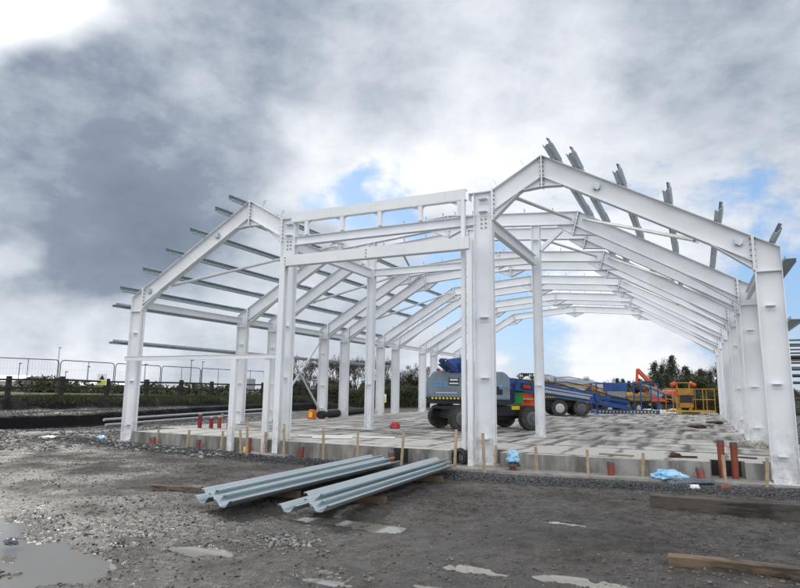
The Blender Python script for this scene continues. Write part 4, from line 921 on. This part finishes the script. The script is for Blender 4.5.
lift('yellow-boomed dark boom lift with white-hubbed wheels behind the blue boom', ptB.x, ptB.y, HS, R(24), R(10), MDARK, MYEL, MYEL, MDARK,
     [tuple(W3(552, 392, 33.5)), tuple(W3(536, 385, 33.5)), tuple(W3(590, 389, 35.5)), tuple(W3(597, 392, 36))], (*W3(527, 381.5, 33.5), YAW, .75, .6, .42), rimm=MRIMW, wheel_r=.43, body_h=(.95, 1.30), wb=.58, bxr=(-1.3, 1.0))
ptC = W3(603, 405, 39)
lift('yellow boom lift in the middle of the yard with pale raised booms', ptC.x, ptC.y, .2, R(70), R(95), MYEL, MYEL, MSILV, MYEL,
     [tuple(W3(606, 387, 39)), tuple(W3(594, 384, 39)), tuple(W3(549, 380, 37)), tuple(W3(538, 379, 37))], (*W3(541, 386, 37), YAW, .9, .6, .35), rimm=MRIMW, wheel_r=.45, body_h=(1.0, 1.75), bxr=(-1.2, 1.0))
lift('yellow boom lift at the back right with its basket facing the camera', 11.2, 35.0, .1, R(60), R(100), MYEL, MYEL, MDARK, MYEL,
     [(11.3, 34.5, 1.9), (11.8, 34.0, 2.1), (13.6, 31.2, 1.35), (14.2, 30.4, .95)], (14.85, 29.85, HS+.12, YAW, 2.6, 1.0, 1.45), rimm=MRIMW, wheel_r=.45, body_h=(1.0, 1.6))
g0 = W3(517, 398, 20.9); mb = MB(); mb.box(g0.x, g0.y, g0.z, .36, .3, .42, rot=frame_rot(YAW)); tag(mb.build('green_box', MGREEN, bev=.02), 'green box sitting on the chassis of the blue lift beside the worker', 'box')
rt_ = empty('control_cabinet', (14.45, 29.2, HS), 'tall yellow control cabinet at the front of the back right basket', 'cabinet')
B = frame_rot(YAW)
def kk(x, y, z): v = Vector((14.5, 29.35, HS))+(B @ Vector((x, y, z))); return v.x, v.y, v.z
mb = MB(); mb.box(*kk(0, 0, .85), .85, .3, .6, rot=B); mb.box(*kk(-.33, 0, .38), .2, .3, .5, rot=B); mb.box(*kk(.33, 0, .38), .2, .3, .5, rot=B); mb.box(*kk(0, 0, .18), .5, .3, .12, rot=B); mb.box(*kk(0, 0, 1.95), .85, .08, .07, rot=B); mb.box(*kk(-.39, 0, 1.5), .07, .08, .9, rot=B); mb.box(*kk(.39, 0, 1.5), .07, .08, .9, rot=B); mb.build('cabinet_body', MYEL, rt_)
mb = MB(); mb.box(*kk(0, .05, 1.35), .7, .12, .35, rot=B); mb.box(*kk(0, .05, .36), .44, .1, .4, rot=B); mb.build('dark_panel', MDARK, rt_)
mb = MB(); mb.box(*kk(.05, -.155, 1.12), .55, .012, .12, rot=B); mb.build('white_label', MWHITE, rt_)
for sx in (-1, 1):
    mb = MB(); mb.tube(kk(sx*.75, 0, 1.78), kk(sx*.45, .0, 1.92), .14, 12); mb.build('orange_cover', MORAN, rt_, smooth=True)
# excavator
rt_ = empty('excavator', (11.6, 41, 0), 'orange excavator with raised arm behind the lifts', 'excavator'); 
B = frame_rot(YAW)
def ee(x, y, z): v = Vector((11.7, 40.5, 0))+(B @ Vector((x, y, z))); return Vector((v.x, v.y, v.z))
mb = MB(); 
for y in (-.9, .9):
    mb.box(*ee(.3, y, .42), 3.2, .5, .7, rot=B); mb.tube(ee(-1.3, y-.25, .42), ee(-1.3, y+.25, .42), .35, 16); mb.tube(ee(1.9, y-.25, .42), ee(1.9, y+.25, .42), .35, 16)
mb.build('tracks', MDARK, rt_)
mb = MB(); mb.box(*ee(.7, 0, 1.4), 2.6, 2.2, .9, rot=B); mb.box(*ee(1.9, 0, 1.45), .5, 2.3, 1.0, rot=B); mb.build('house', MORAN, rt_, bev=.08)
mb = MB(); mb.box(*ee(-.35, -.6, 1.95), 1.0, .95, 1.3, rot=B); mb.build('cab', MDARK, rt_, bev=.06)
mb = MB(); mb.beam(ee(.9, .1, 1.7), ee(.1, .1, 2.7), .26, .40); mb.beam(ee(.12, .1, 2.65), ee(-.75, .1, 3.55), .24, .30); mb.build('boom', MORAN, rt_, bev=.03)
mb = MB(); mb.beam(ee(-.72, .1, 3.6), ee(-.85, .1, 2.3), .2, .22); mb.build('arm', MORAN, rt_, bev=.03)
mb = MB(); mb.prism([(0, 0), (.5, .1), (.55, -.35), (.2, -.6), (-.15, -.4)], -.4, .4); mb.v = [tuple(ee(-1.15+x*.9, y, 2.0+z)) for x, y, z in mb.v]; mb.build('bucket', MDARK, rt_)
for i, (x, y, h) in enumerate(((12.2, 33.5, .5), (13.1, 32.8, .45), (13.7, 33.3, .5), (9.9, 30.0, .4), (15.9, 31.5, .4))):
    crumple('rubble_bag', (x, y, h*.2+.2), .5, .3, h*.5, MWHITE if i != 4 else MLIME, ['white sack pile behind the blue basket', 'white sack pile between the blue and yellow baskets', 'white sack pile left of the yellow basket', 'white sack pile left of the blue basket', 'grey heap right of the yellow basket'][i], 'sack', 60+i)
# ------------------------------------------------------------------ worker
def skin_obj(name, verts, edges, radii, m, parent, sub=2):
    org = wloc(parent); me = bpy.data.meshes.new(name); me.from_pydata([Vector(v)-org for v in verts], edges, []); me.materials.append(m)
    o = bpy.data.objects.new(name, me); col.objects.link(o); o.parent = parent
    md = o.modifiers.new('skin', 'SKIN'); sv = me.skin_vertices[0].data if me.skin_vertices else None
    if sv is None:
        import bmesh
        bm = bmesh.new(); bm.from_mesh(me); bm.verts.layers.skin.verify(); bm.to_mesh(me); bm.free(); sv = me.skin_vertices[0].data
    for i, r_ in enumerate(radii): sv[i].radius = r_ if isinstance(r_, tuple) else (r_, r_); sv[i].use_root = (i == 0)
    ms = o.modifiers.new('sub', 'SUBSURF'); ms.levels = sub; ms.render_levels = sub
    for p_ in me.polygons: p_.use_smooth = True
    return o
wp_ = W3(527.3, 400, 21.9); wx, wy = wp_.x, wp_.y
P_ = empty('person', (wx, wy, HS), 'worker in orange hi-vis jacket and white helmet standing behind the blue boom', 'person')
Bp = frame_rot(YAW+math.pi)
def pp(x, y, z): v = Bp @ Vector((x, y, z)); return (wx+v.x, wy+v.y, HS+z)
bv = [(0, 0, .95), (0, 0, 1.15), (0, 0, 1.38), (0, 0, 1.50), (0, -.01, 1.60), (0, -.01, 1.70), (-.20, 0, 1.42), (-.27, -.02, 1.14), (-.22, -.18, .92), (.20, 0, 1.42), (.27, -.02, 1.14), (.22, -.18, .92), (-.10, 0, .88), (-.12, -.02, .50), (-.13, .02, .10), (-.13, -.14, .05), (.10, 0, .88), (.12, -.02, .50), (.13, .02, .10), (.13, -.14, .05)]
be = [(0, 1), (1, 2), (2, 3), (3, 4), (4, 5), (2, 6), (6, 7), (7, 8), (2, 9), (9, 10), (10, 11), (0, 12), (12, 13), (13, 14), (14, 15), (0, 16), (16, 17), (17, 18), (18, 19)]
br_ = [(.16, .12), (.15, .11), (.17, .12), .06, .09, .085, .07, .05, .035, .07, .05, .035, .10, .07, .05, .045, .10, .07, .05, .045]
skin_obj('body', [pp(*v) for v in bv], be, br_, MNAVY, P_)
skin_obj('jacket', [pp(*bv[i]) for i in (0, 1, 2, 6, 7, 9, 10)]+[pp(-.235, -.13, .98), pp(.235, -.13, .98), pp(0, 0, .78)], [(0, 1), (1, 2), (2, 3), (3, 4), (2, 5), (5, 6), (4, 7), (6, 8), (0, 9)], [(.23, .17), (.22, .165), (.23, .17), .10, .08, .10, .08, .07, .07, (.24, .18)], MHV, P_)
mb = MB(); mb.tube(pp(0, 0, .98), pp(0, 0, 1.03), .235, 20); mb.build('reflective_band', MREFL, P_, smooth=True)
mb = MB()
for i in range(6):
    a0 = i*.26; a1 = (i+1)*.26; mb.tube(pp(0, -.01, 1.70+.12*math.sin(a0)), pp(0, -.01, 1.70+.12*math.sin(a1)), .135*math.cos(a0), 18, max(.135*math.cos(a1), .01))
mb.tube(pp(0, -.03, 1.70), pp(0, -.03, 1.71), .16, 18); mb.build('helmet', MWHITE, P_, smooth=True)
fc = skin_obj('face', [pp(0, -.01, 1.58), pp(0, -.015, 1.66)], [(0, 1)], [.085, .09], MSKIN, P_)
for sx in (-1, 1):
    hv = [pp(sx*.22, -.18, .92), pp(sx*.22, -.22, .85)]; hr = [.03, .035]; hedge = [(0, 1)]
    for q in range(4): hv.append(pp(sx*.22+(q-1.5)*.02, -.25, .80-.01*(q in (1, 2)))); hv.append(pp(sx*.22+(q-1.5)*.02, -.24, .765)); hr += [.010, .009]; hedge += [(1, 2+2*q), (2+2*q, 3+2*q)]
    hv.append(pp(sx*.22-sx*.045, -.24, .83)); hr.append(.011); hedge.append((1, 10)); skin_obj('hand', hv, hedge, hr, MSKIN, P_, 1)
# ------------------------------------------------------------------ fences on the left
fy0 = -9.2; FX = -15.7
def gh(x, y): return float(ground_h(np.array([float(x)]), np.array([float(y)]))[0])
rt0 = None; rnk = 0
def mesh_panel(x0, y0, x1, y1, label, group, h=2.0, wires=True, m=MHERAS):
    za, zb_ = gh(x0, y0), gh(x1, y1); rt_ = empty('mesh_fence_panel', ((x0+x1)/2, (y0+y1)/2, min(za, zb_)), label, 'fence panel', group)
    a = Vector((x0, y0, za)); b = Vector((x1, y1, zb_)); d = (b-a); d.z = 0; ln = d.length; d.normalize(); a2 = a+d*.05; b2 = b-d*.05; U = Vector((0, 0, 1))
    mb = MB(); c_ = .18
    mb.path([a2, a2+U*(h-c_), a2+U*(h-.05)+d*.05, a2+U*h+d*c_, b2+U*h-d*c_, b2+U*(h-.05)-d*.05, b2+U*(h-c_), b2], .024, 8); mb.tube(a2+U*.12, b2+U*.12, .018, 6); m_ = a2.lerp(b2, .5); mb.tube(m_+U*.12, m_+U*h, .018, 6)
    mb.build('tube_frame', m, rt_, smooth=True)
    if wires:
        mb = MB(); k = int(ln/.16)
        for i in range(1, k): q = a2+d*(i*(ln-.1)/k); mb.beam(q+U*.12, q+U*h, .003, .003)
        for z in (.5, 1.0, 1.5): mb.beam(a2+U*z, b2+U*z, .004, .004)
        mb.build('wire_mesh', m, rt_)
    return rt_
ye = [-6.2+3.5*i for i in range(14)]
for i in range(13):
    if ye[i] < -3 or i > 12: continue
    mesh_panel(FX, ye[i]+1.0, FX, ye[i+1]+1.0, 'temporary mesh fence panel on the left bank, %s from the left' % ORD[i], 'temporary fence panels on the left bank')
# concrete feet hidden; timber post-and-rail fence in front
rt_ = empty('rail_fence', (-15.1, 8, 1), 'dark timber post and rail fence along the top of the left bank', 'fence')
pyy = [.2+2.8*i for i in range(16)]
for y in pyy: mb = MB(); z = gh(-15.1, y); mb.box(-15.1, y, z+.45, .19, .19, 1.3); mb.build('post', MFENCE, rt_)
for zo in (.92, .52):
    mb = MB()
    for a, b in zip(pyy[:-1], pyy[1:]): mb.beam((-15.0, a, gh(-15.1, a)+zo), (-15.0, b, gh(-15.1, b)+zo), .05, .10)
    mb.build('rail', MFENCE, rt_)
def sign(x, y, z, w_, h_, label, ang=R(60)):
    rt_ = empty('warning_sign', (x, y, z), label, 'sign'); B = frame_rot(ang)
    def q(a, b, c_): v = B @ Vector((a, b, c_)); return (x+v.x, y+v.y, z+v.z)
    mb = MB(); mb.box(*q(0, 0, h_/2), w_, .012, h_, rot=B); mb.build('board', MWHITE, rt_)
    mb = MB(); vs = [q(-w_*.3, -.010, h_*.48), q(w_*.3, -.010, h_*.48), q(0, -.010, h_*.92), q(-w_*.3, -.007, h_*.48), q(w_*.3, -.007, h_*.48), q(0, -.007, h_*.92)]; mb.add(vs, [(0, 1, 2), (5, 4, 3), (0, 3, 4, 1), (1, 4, 5, 2), (2, 5, 3, 0)]); mb.build('triangle_symbol', MDARK, rt_)
    mb = MB(); mb.box(*q(0, -.009, h_*.23), w_*.84, .006, h_*.36, rot=B); mb.build('yellow_panel', mat('sign_yellow', (.5, .55, .03), .5), rt_)
sign(-14.95, 10.9, 1.72, .50, .64, 'small white and yellow warning sign fixed to the left fence', YAW+.2)
rt_ = None
sg_ = W3(383.5, 402.5, 50)
sign(sg_.x, sg_.y, sg_.z, .45, .68, 'small white and yellow warning sign on the far fence behind the left columns', YAW)
mb = MB(); mb.tube((sg_.x, sg_.y+.03, -.1), (sg_.x, sg_.y+.03, sg_.z+.6), .03, 8); tag(mb.build('sign_post', MHERAS), 'thin dark post carrying the far warning sign', 'post')
# far mesh fence behind the slab
i = 0; a = Vector((-16, 38, 0)); 
fp = [(-15.7, 41.3), (-13.0, 44.5)]+[(-13+3.5*q, 44.5+.35*q) for q in range(1, 16)]
for q in range(len(fp)-1):
    mesh_panel(*fp[q], *fp[q+1], 'dark mesh fence panel along the back of the site, %s from the left' % ORD[q+1], 'mesh fence panels at the back of the site', wires=True)
# ------------------------------------------------------------------ grass tufts
def tufts(name, XY, h, label, m):
    n_ = len(XY); k = 5; z = ground_h(XY[:, 0], XY[:, 1]); a = rng.uniform(0, 6.28, (n_, k)); hh = h[:, None]*rng.uniform(.5, 1, (n_, k)); r_ = rng.uniform(0, .08, (n_, k)); t_ = rng.uniform(0, 6.28, (n_, k))
    bx = XY[:, :1]+r_*np.cos(t_); by = XY[:, 1:]+r_*np.sin(t_); w_ = .018
    lx = rng.normal(0, .35, (n_, k))*hh; ly = rng.normal(0, .35, (n_, k))*hh; Z = z[:, None]+0*bx
    V = np.stack([np.stack([bx-w_*np.cos(a), by-w_*np.sin(a), Z-.02], -1), np.stack([bx+w_*np.cos(a), by+w_*np.sin(a), Z-.02], -1), np.stack([bx+lx, by+ly, Z+hh], -1)], 2).reshape(-1, 3)
    o = npmesh(name, V, np.arange(len(V)).reshape(-1, 3), m); o['kind'] = 'stuff'; o['label'] = label
MGR = stone_mat('grass_blades', (.012, .024, .006), (.07, .075, .03))
n = 20000; X = rng.uniform(-17.5, -13.6, n); Y = rng.uniform(6, 40, n); k_ = fbm(X, Y, .6, 4)+.5 > rng.uniform(.2, .7, n); X, Y = X[k_], Y[k_]
tufts('grass', np.stack([X, Y], 1), rng.uniform(.06, .24, len(X)), 'rough grass on the left bank under the fences', MGR)
n = 9000; X = rng.uniform(-30, 40, n); Y = rng.uniform(45.5, 52, n); tufts('grass', np.stack([X, Y], 1), rng.uniform(.2, .6, n), 'rough grass behind the back fence', MGR)
# ------------------------------------------------------------------ trees
def leafmat(name, c1, c2, rough=.8):
    return stone_mat(name, c1, c2)
ML1 = leafmat('leaves_dark', (.018, .028, .010), (.075, .085, .03)); ML2 = leafmat('leaves_autumn', (.028, .024, .012), (.09, .075, .038)); MCON = leafmat('conifer_needles', (.012, .024, .012), (.05, .07, .03))
MBARK = mat('bark', (.07, .055, .045), .9, var=.4, vscale=5)
def tri_cloud(C_, sz):
    n_ = len(C_); d = rng.normal(0, 1, (n_, 3, 3)); d /= np.linalg.norm(d, axis=2, keepdims=True); return (C_[:, None, :]+d*sz[:, None, None]).reshape(-1, 3)
def make_tree(kind, h, seed, wd):
    """returns (trunk object, crown mesh) as a thing at origin"""
    rg = np.random.default_rng(seed); random.seed(seed); mb = MB(); tips = []
    def grow(p_, d, l, r_, lv):
        q = p_+d*l; mb.tube(p_, q, r_, 5, r_*.68, caps=False)
        if lv == 0: tips.append(q); tips.append(p_.lerp(q, .5)); return
        for _ in range(3 if lv > 1 else 3):
            e = (d+Vector((random.gauss(0, .42), random.gauss(0, .42), random.gauss(.12, .2)))).normalized(); grow(q, e, l*random.uniform(.58, .8), r_*.66, lv-1)
        if lv > 2: tips.append(q)
    if kind == 'conifer':
        mb.tube((0, 0, 0), (0, 0, h), .13, 6, .015, caps=False); pts = []
        nl = int(h*3.2)
        for i in range(nl):
            z = h*(.08+.9*i/nl); rad = wd*(1-i/nl)**.8*rg.uniform(.7, 1.1)+.08
            for j in range(7):
                a = rg.uniform(0, 6.28); e = Vector((math.cos(a)*rad, math.sin(a)*rad, -rad*.25)); mb.tube((0, 0, z), Vector((0, 0, z))+e, .02, 3, .006, caps=False)
                t = rg.random(26)**.7; q = np.array([0, 0, z])+t[:, None]*np.array(e)+rg.normal(0, .10+.08*rad, (26, 3)); pts.append(q)
        C_ = np.concatenate(pts); sz = rg.uniform(.07, .17, len(C_)); mt = MCON
    elif kind == 'bare':
        grow(Vector((0, 0, 0)), Vector((random.gauss(0, .05), random.gauss(0, .05), 1)).normalized(), h*.30, .10, 5)
        T_ = np.array([tuple(t) for t in tips]); sel = T_[rg.integers(0, len(T_), 1500)]; C_ = sel+rg.normal(0, .16, sel.shape); sz = rg.uniform(.03, .085, len(C_)); mt = ML2
    else:
        grow(Vector((0, 0, 0)), Vector((0, 0, 1)), h*.24, .13, 4)
        T_ = np.array([tuple(t) for t in tips]); T_[:, :2] *= wd; sel = T_[rg.integers(0, len(T_), 4200)]; cl = rg.uniform(.3, 1, len(T_)); C_ = sel+rg.normal(0, .26, sel.shape)
        low = rg.random((1500, 3))*np.array([2.4*wd, 2.4*wd, h*.5])-np.array([1.2*wd, 1.2*wd, 0]); C_ = np.concatenate([C_, low]); sz = rg.uniform(.06, .17, len(C_)); mt = ML1
    return mb, tri_cloud(C_, sz), mt
PRO = {}
def tree_proto(kind, h, seed, wd=1.):
    mb, V, mt = make_tree(kind, h, seed, wd)
    me = bpy.data.meshes.new('trunk'); me.from_pydata([tuple(v) for v in mb.v], [], mb.f); me.materials.append(MBARK)
    me2 = bpy.data.meshes.new('crown'); n_ = len(V); me2.vertices.add(n_); me2.vertices.foreach_set('co', V.astype(np.float32).ravel()); me2.loops.add(n_); me2.loops.foreach_set('vertex_index', np.arange(n_, dtype=np.int32)); me2.polygons.add(n_//3); me2.polygons.foreach_set('loop_start', np.arange(0, n_, 3, dtype=np.int32)); me2.update(calc_edges=True); me2.materials.append(mt)
    return me, me2
for kd, spec in (('conifer', [(6.5, 1, 1.9), (5.4, 2, 2.2), (7.2, 3, 1.8), (6.0, 11, 2.4)]), ('bare', [(6.6, 4, 1), (6.0, 5, 1), (6.9, 6, 1), (5.6, 12, 1)]), ('bushy', [(5.6, 7, 1.6), (4.8, 8, 1.8), (5.2, 9, 1.5)])):
    PRO[kd] = [tree_proto(kd, h, sd_, wd) for h, sd_, wd in spec]
TL = []
def tree(kd, x, y, sc, group):
    v = random.randrange(len(PRO[kd])); me, me2 = PRO[kd][v]
    o = bpy.data.objects.new({'conifer': 'conifer_tree', 'bare': 'bare_tree', 'bushy': 'bushy_tree'}[kd], None); o.empty_display_size = .3; o.location = (x, y, -.1); o.rotation_euler = (0, 0, random.uniform(0, 6.28)); o.scale = (sc, sc, sc*random.uniform(.92, 1.1)); col.objects.link(o)
    for nm, m_ in (('trunk', me), ('crown', me2)): c_ = bpy.data.objects.new(nm, m_); col.objects.link(c_); c_.parent = o
    TL.append((o, kd, group))
random.seed(5)
def at(px, D, z=0):
    """ground point seen in column px at forward distance D"""
    v = CAM+fw*D+rt*((px-400)/F_PX*D); return v.x, v.y
for px in range(284, 470, 6):
    D = random.uniform(62, 72); x, y = at(px+random.uniform(-3, 3), D); tree(random.choice(['bare', 'bare', 'bushy']), x, y, random.uniform(.68, .92)*D/66*(1 if px < 420 else .8), 'left')
for px in range(286, 470, 6):
    D = random.uniform(58, 66); x, y = at(px+random.uniform(-3, 3), D); tree('bushy', x, y, random.uniform(.42, .62), 'left')
for px in range(474, 604, 6):
    D = random.uniform(85, 105); x, y = at(px+random.uniform(-4, 4), D); tree(random.choice(['bushy', 'bushy', 'bare']), x, y, random.uniform(.55, .85), 'mid')
for px in range(600, 735, 5):
    D = random.uniform(62, 74); x, y = at(px+random.uniform(-3, 3), D); f_ = .5+.35*min(1, max(0, (px-605)/60)); tree(random.choice(['conifer', 'conifer', 'bushy', 'bare'] if px > 640 else ['conifer', 'bushy']), x, y, random.uniform(.85, 1.12)*f_*D/66, 'right')
for px in range(612, 740, 4):
    D = random.uniform(56, 62); x, y = at(px+random.uniform(-3, 3), D); tree(random.choice(['bushy', 'conifer']), x, y, random.uniform(.50, .68)*(.85 if px < 645 else 1), 'right')
for px in range(770, 860, 14):
    D = random.uniform(62, 74); x, y = at(px, D); tree('bushy', x, y, random.uniform(.5, .7), 'right')
inv = M.inverted()
for px in range(606, 742, 5):
    D = random.uniform(52, 58); x, y = at(px, D); tree('bushy', x, y, random.uniform(.46, .60), 'right')
for px in range(643, 735, 6):
    D = random.uniform(60, 66); x, y = at(px, D); tree('bushy', x, y, random.uniform(.66, .80), 'right')
def pxof(o):
    v = inv @ Vector((o.location.x, o.location.y, 1)); return v.x/-v.z
from collections import Counter
TL.sort(key=lambda t: pxof(t[0])); cnt = Counter()
PL = {'left': 'behind the left columns', 'mid': 'low behind the lifts', 'right': 'at the back right'}
KD = {'conifer': 'dark pointed conifer', 'bare': 'thin half-bare tree', 'bushy': 'dark bushy evergreen'}
for o, kd, g in TL:
    cnt[(kd, g)] += 1; tag(o, '%s %s, %s such from the left' % (KD[kd], PL[g], ORD[cnt[(kd, g)]]), 'tree', 'trees '+PL[g])
# far field hedges and low bushes on the left horizon
random.seed(9)
def bush(x, y, sx, sz, label):
    n_ = 1500; p3 = rng.normal(0, 1, (n_, 3)); p3 /= np.linalg.norm(p3, axis=1, keepdims=True); p3 *= rng.random((n_, 1))**.4; p3 = p3*np.array([sx, sx*.5, sz])*(1+.35*fbm(p3[:, 0]*3, p3[:, 2]*3, 1.5, 3)[:, None]*2); p3[:, 2] = np.abs(p3[:, 2])
    V = tri_cloud(p3, rng.uniform(.12, .35, n_)); me = bpy.data.meshes.new('bush'); k = len(V); me.vertices.add(k); me.vertices.foreach_set('co', V.astype(np.float32).ravel()); me.loops.add(k); me.loops.foreach_set('vertex_index', np.arange(k, dtype=np.int32)); me.polygons.add(k//3); me.polygons.foreach_set('loop_start', np.arange(0, k, 3, dtype=np.int32)); me.update(calc_edges=True); me.materials.append(ML1)
    o = bpy.data.objects.new('bush', me); o.location = (x, y, gh(x, y)-.1); col.objects.link(o); tag(o, label, 'bush', 'low bushes beyond the left fence')
for i, px in enumerate(range(-20, 300, 20)):
    x, y = at(px+random.uniform(-5, 5), random.uniform(60, 85)); bush(x, y, random.uniform(3, 5.5), random.uniform(1.0, 1.9), 'low dark bush beyond the left fence, %s from the left' % ORD[i+1])
for i, (px, D, h) in enumerate(((27.5, 120, 6), (65, 150, 11), (73.5, 120, 4.5), (95, 120, 5.5), (151, 130, 6.5), (196, 120, 7), (207, 150, 8))):
    x, y = at(px, D); z = gh(x, y); mb = MB(); rt_ = empty('street_lamp', (x, y, z), 'distant lamp column on the left horizon, %s from the left' % ORD[i+1], 'street lamp', 'lamp columns on the left horizon')
    mb.tube((x, y, z), (x, y, z+h), .10, 6, .07); mb.build('pole', MHERAS, rt_); mb = MB(); mb.box(x+.2, y, z+h, .6, .3, .15); mb.build('lamp_head', MHERAS, rt_)
# distant sheds
def shed(px, D, wd, dp, h, m, label, roof):
    x, y = at(px, D); z = gh(x, y); rt_ = empty('shed', (x, y, z), label, 'building', 'low buildings on the left horizon'); B = frame_rot(YAW+random.uniform(-.3, .3))
    mb = MB(); mb.box(x, y, z+h/2, wd, dp, h, rot=B); mb.build('wall', m, rt_); mb = MB(); hw = wd/2+.2
    vs = [(-hw, -dp/2-.2, h+.003), (hw, -dp/2-.2, h+.003), (hw, dp/2+.2, h+.003), (-hw, dp/2+.2, h+.003), (-hw, 0, h+roof), (hw, 0, h+roof)]
    mb.add([tuple(Vector((x, y, z))+(B @ Vector(v))) for v in vs], [(0, 1, 5, 4), (2, 3, 4, 5), (0, 4, 3), (1, 2, 5), (0, 3, 2, 1)]); mb.build('roof', MGREY, rt_)
    mb = MB(); 
    for q in (-.25, .2): v = Vector((x, y, z))+(B @ Vector((wd*q, -dp/2-.02, h*.4))); mb.box(v.x, v.y, v.z, wd*.14, .05, h*.6, rot=B)
    mb.build('door', MDARK, rt_)
MSH = mat('shed_cladding', (.32, .34, .36), .6, var=.15)
shed(3, 130, 22, 10, 2.6, MSH, 'low grey shed at the far left on the horizon', 1.2); shed(125, 140, 16, 9, 1.9, MSH, 'low pale shed left of the leftmost column on the horizon', .8); shed(170, 150, 26, 9, 1.6, MSH, 'long low pale shed right of the leftmost column', .6)
x, y = at(252, 90); z = gh(x, y); rt_ = empty('tank', (x, y, z), 'grey cylindrical tank on the horizon between the left columns', 'tank'); mb = MB(); mb.tube((x, y, z), (x, y, z+3.0), 1.1, 20); mb.tube((x, y, z+3.0), (x, y, z+3.2), 1.15, 20, .6); mb.build('shell', MSH, rt_, smooth=True)
# parked van beyond the rail fence
x, y = at(34, 100); z = gh(x, y)-.3; rt_ = empty('parked_van', (x, y, z), 'white and blue van parked beyond the left rail fence', 'van'); B = frame_rot(YAW+.2)
def vv(a, b, c_): v = B @ Vector((a, b, c_)); return (x+v.x, y+v.y, z+v.z)
mb = MB(); pf = [(-2.3, .35), (2.2, .35), (2.3, .9), (1.6, 1.15), (1.1, 1.9), (-2.3, 1.95)]; mb.prism(pf, -.9, .9); mb.v = [vv(*v) for v in mb.v]; mb.build('body', MWHITE, rt_, bev=.06)
mb = MB(); mb.prism([(.3, 1.2), (1.45, 1.2), (1.05, 1.75), (.3, 1.75)], -.91, .91); mb.v = [vv(*v) for v in mb.v]; mb.build('window', MDARK, rt_)
mb = MB(); mb.box(*vv(-.9, -.91, 1.0), 2.0, .02, .5, rot=B); mb.build('stripe', MBLUE, rt_)
for sx in (-1.4, 1.5):
    for sy in (-.85, .85): mb = MB(); mb.tube(vv(sx, sy-.1, .33), vv(sx, sy+.1, .33), .33, 16); mb.build('wheel', MRUB, rt_)
# ------------------------------------------------------------------ scaffold on the right
rt_ = empty('scaffold', (21.5, 16, 0), 'blue-grey scaffold lifts seen past the nearest right column', 'scaffold')
MSCAF = mat('scaffold_tube', (.13, .15, .18), .45, .6, var=.3)
for i, (x, y) in enumerate([(17.75+1.3*i, 12+2.0*j) for i in range(5) for j in (0, 1)]):
    mb = MB(); mb.tube((x, y, 0), (x, y, 3.6), .028, 8); mb.build('standard', MSCAF, rt_, smooth=True)
for z in (1.2, 2.05, 2.3, 2.55, 2.8, 3.05, 3.3, 3.5):
    for y in (12, 14):
        mb = MB(); mb.tube((17.6, y, z), (22.6, y, z), .032, 8); mb.build('ledger', MSCAF, rt_, smooth=True)
mb = MB(); mb.box(20.1, 13, 1.5, 4.6, 1.8, .06); mb.box(20.1, 13, 2.95, 4.6, 1.8, .05); mb.build('deck', MOLD2, rt_)
mb = MB(); mb.tube((17.8, 11.95, .1), (19.9, 11.95, 2.2), .028, 8); mb.tube((19.9, 11.93, .1), (17.9, 11.93, 2.2), .028, 8); mb.build('diagonal', MSCAF, rt_, smooth=True)
crumple('spoil_heap', (19.6, 9.0, .1), 1.6, 2.2, .45, MLIME, 'heap of brown spoil below the scaffold at the right edge', 'heap', 77)
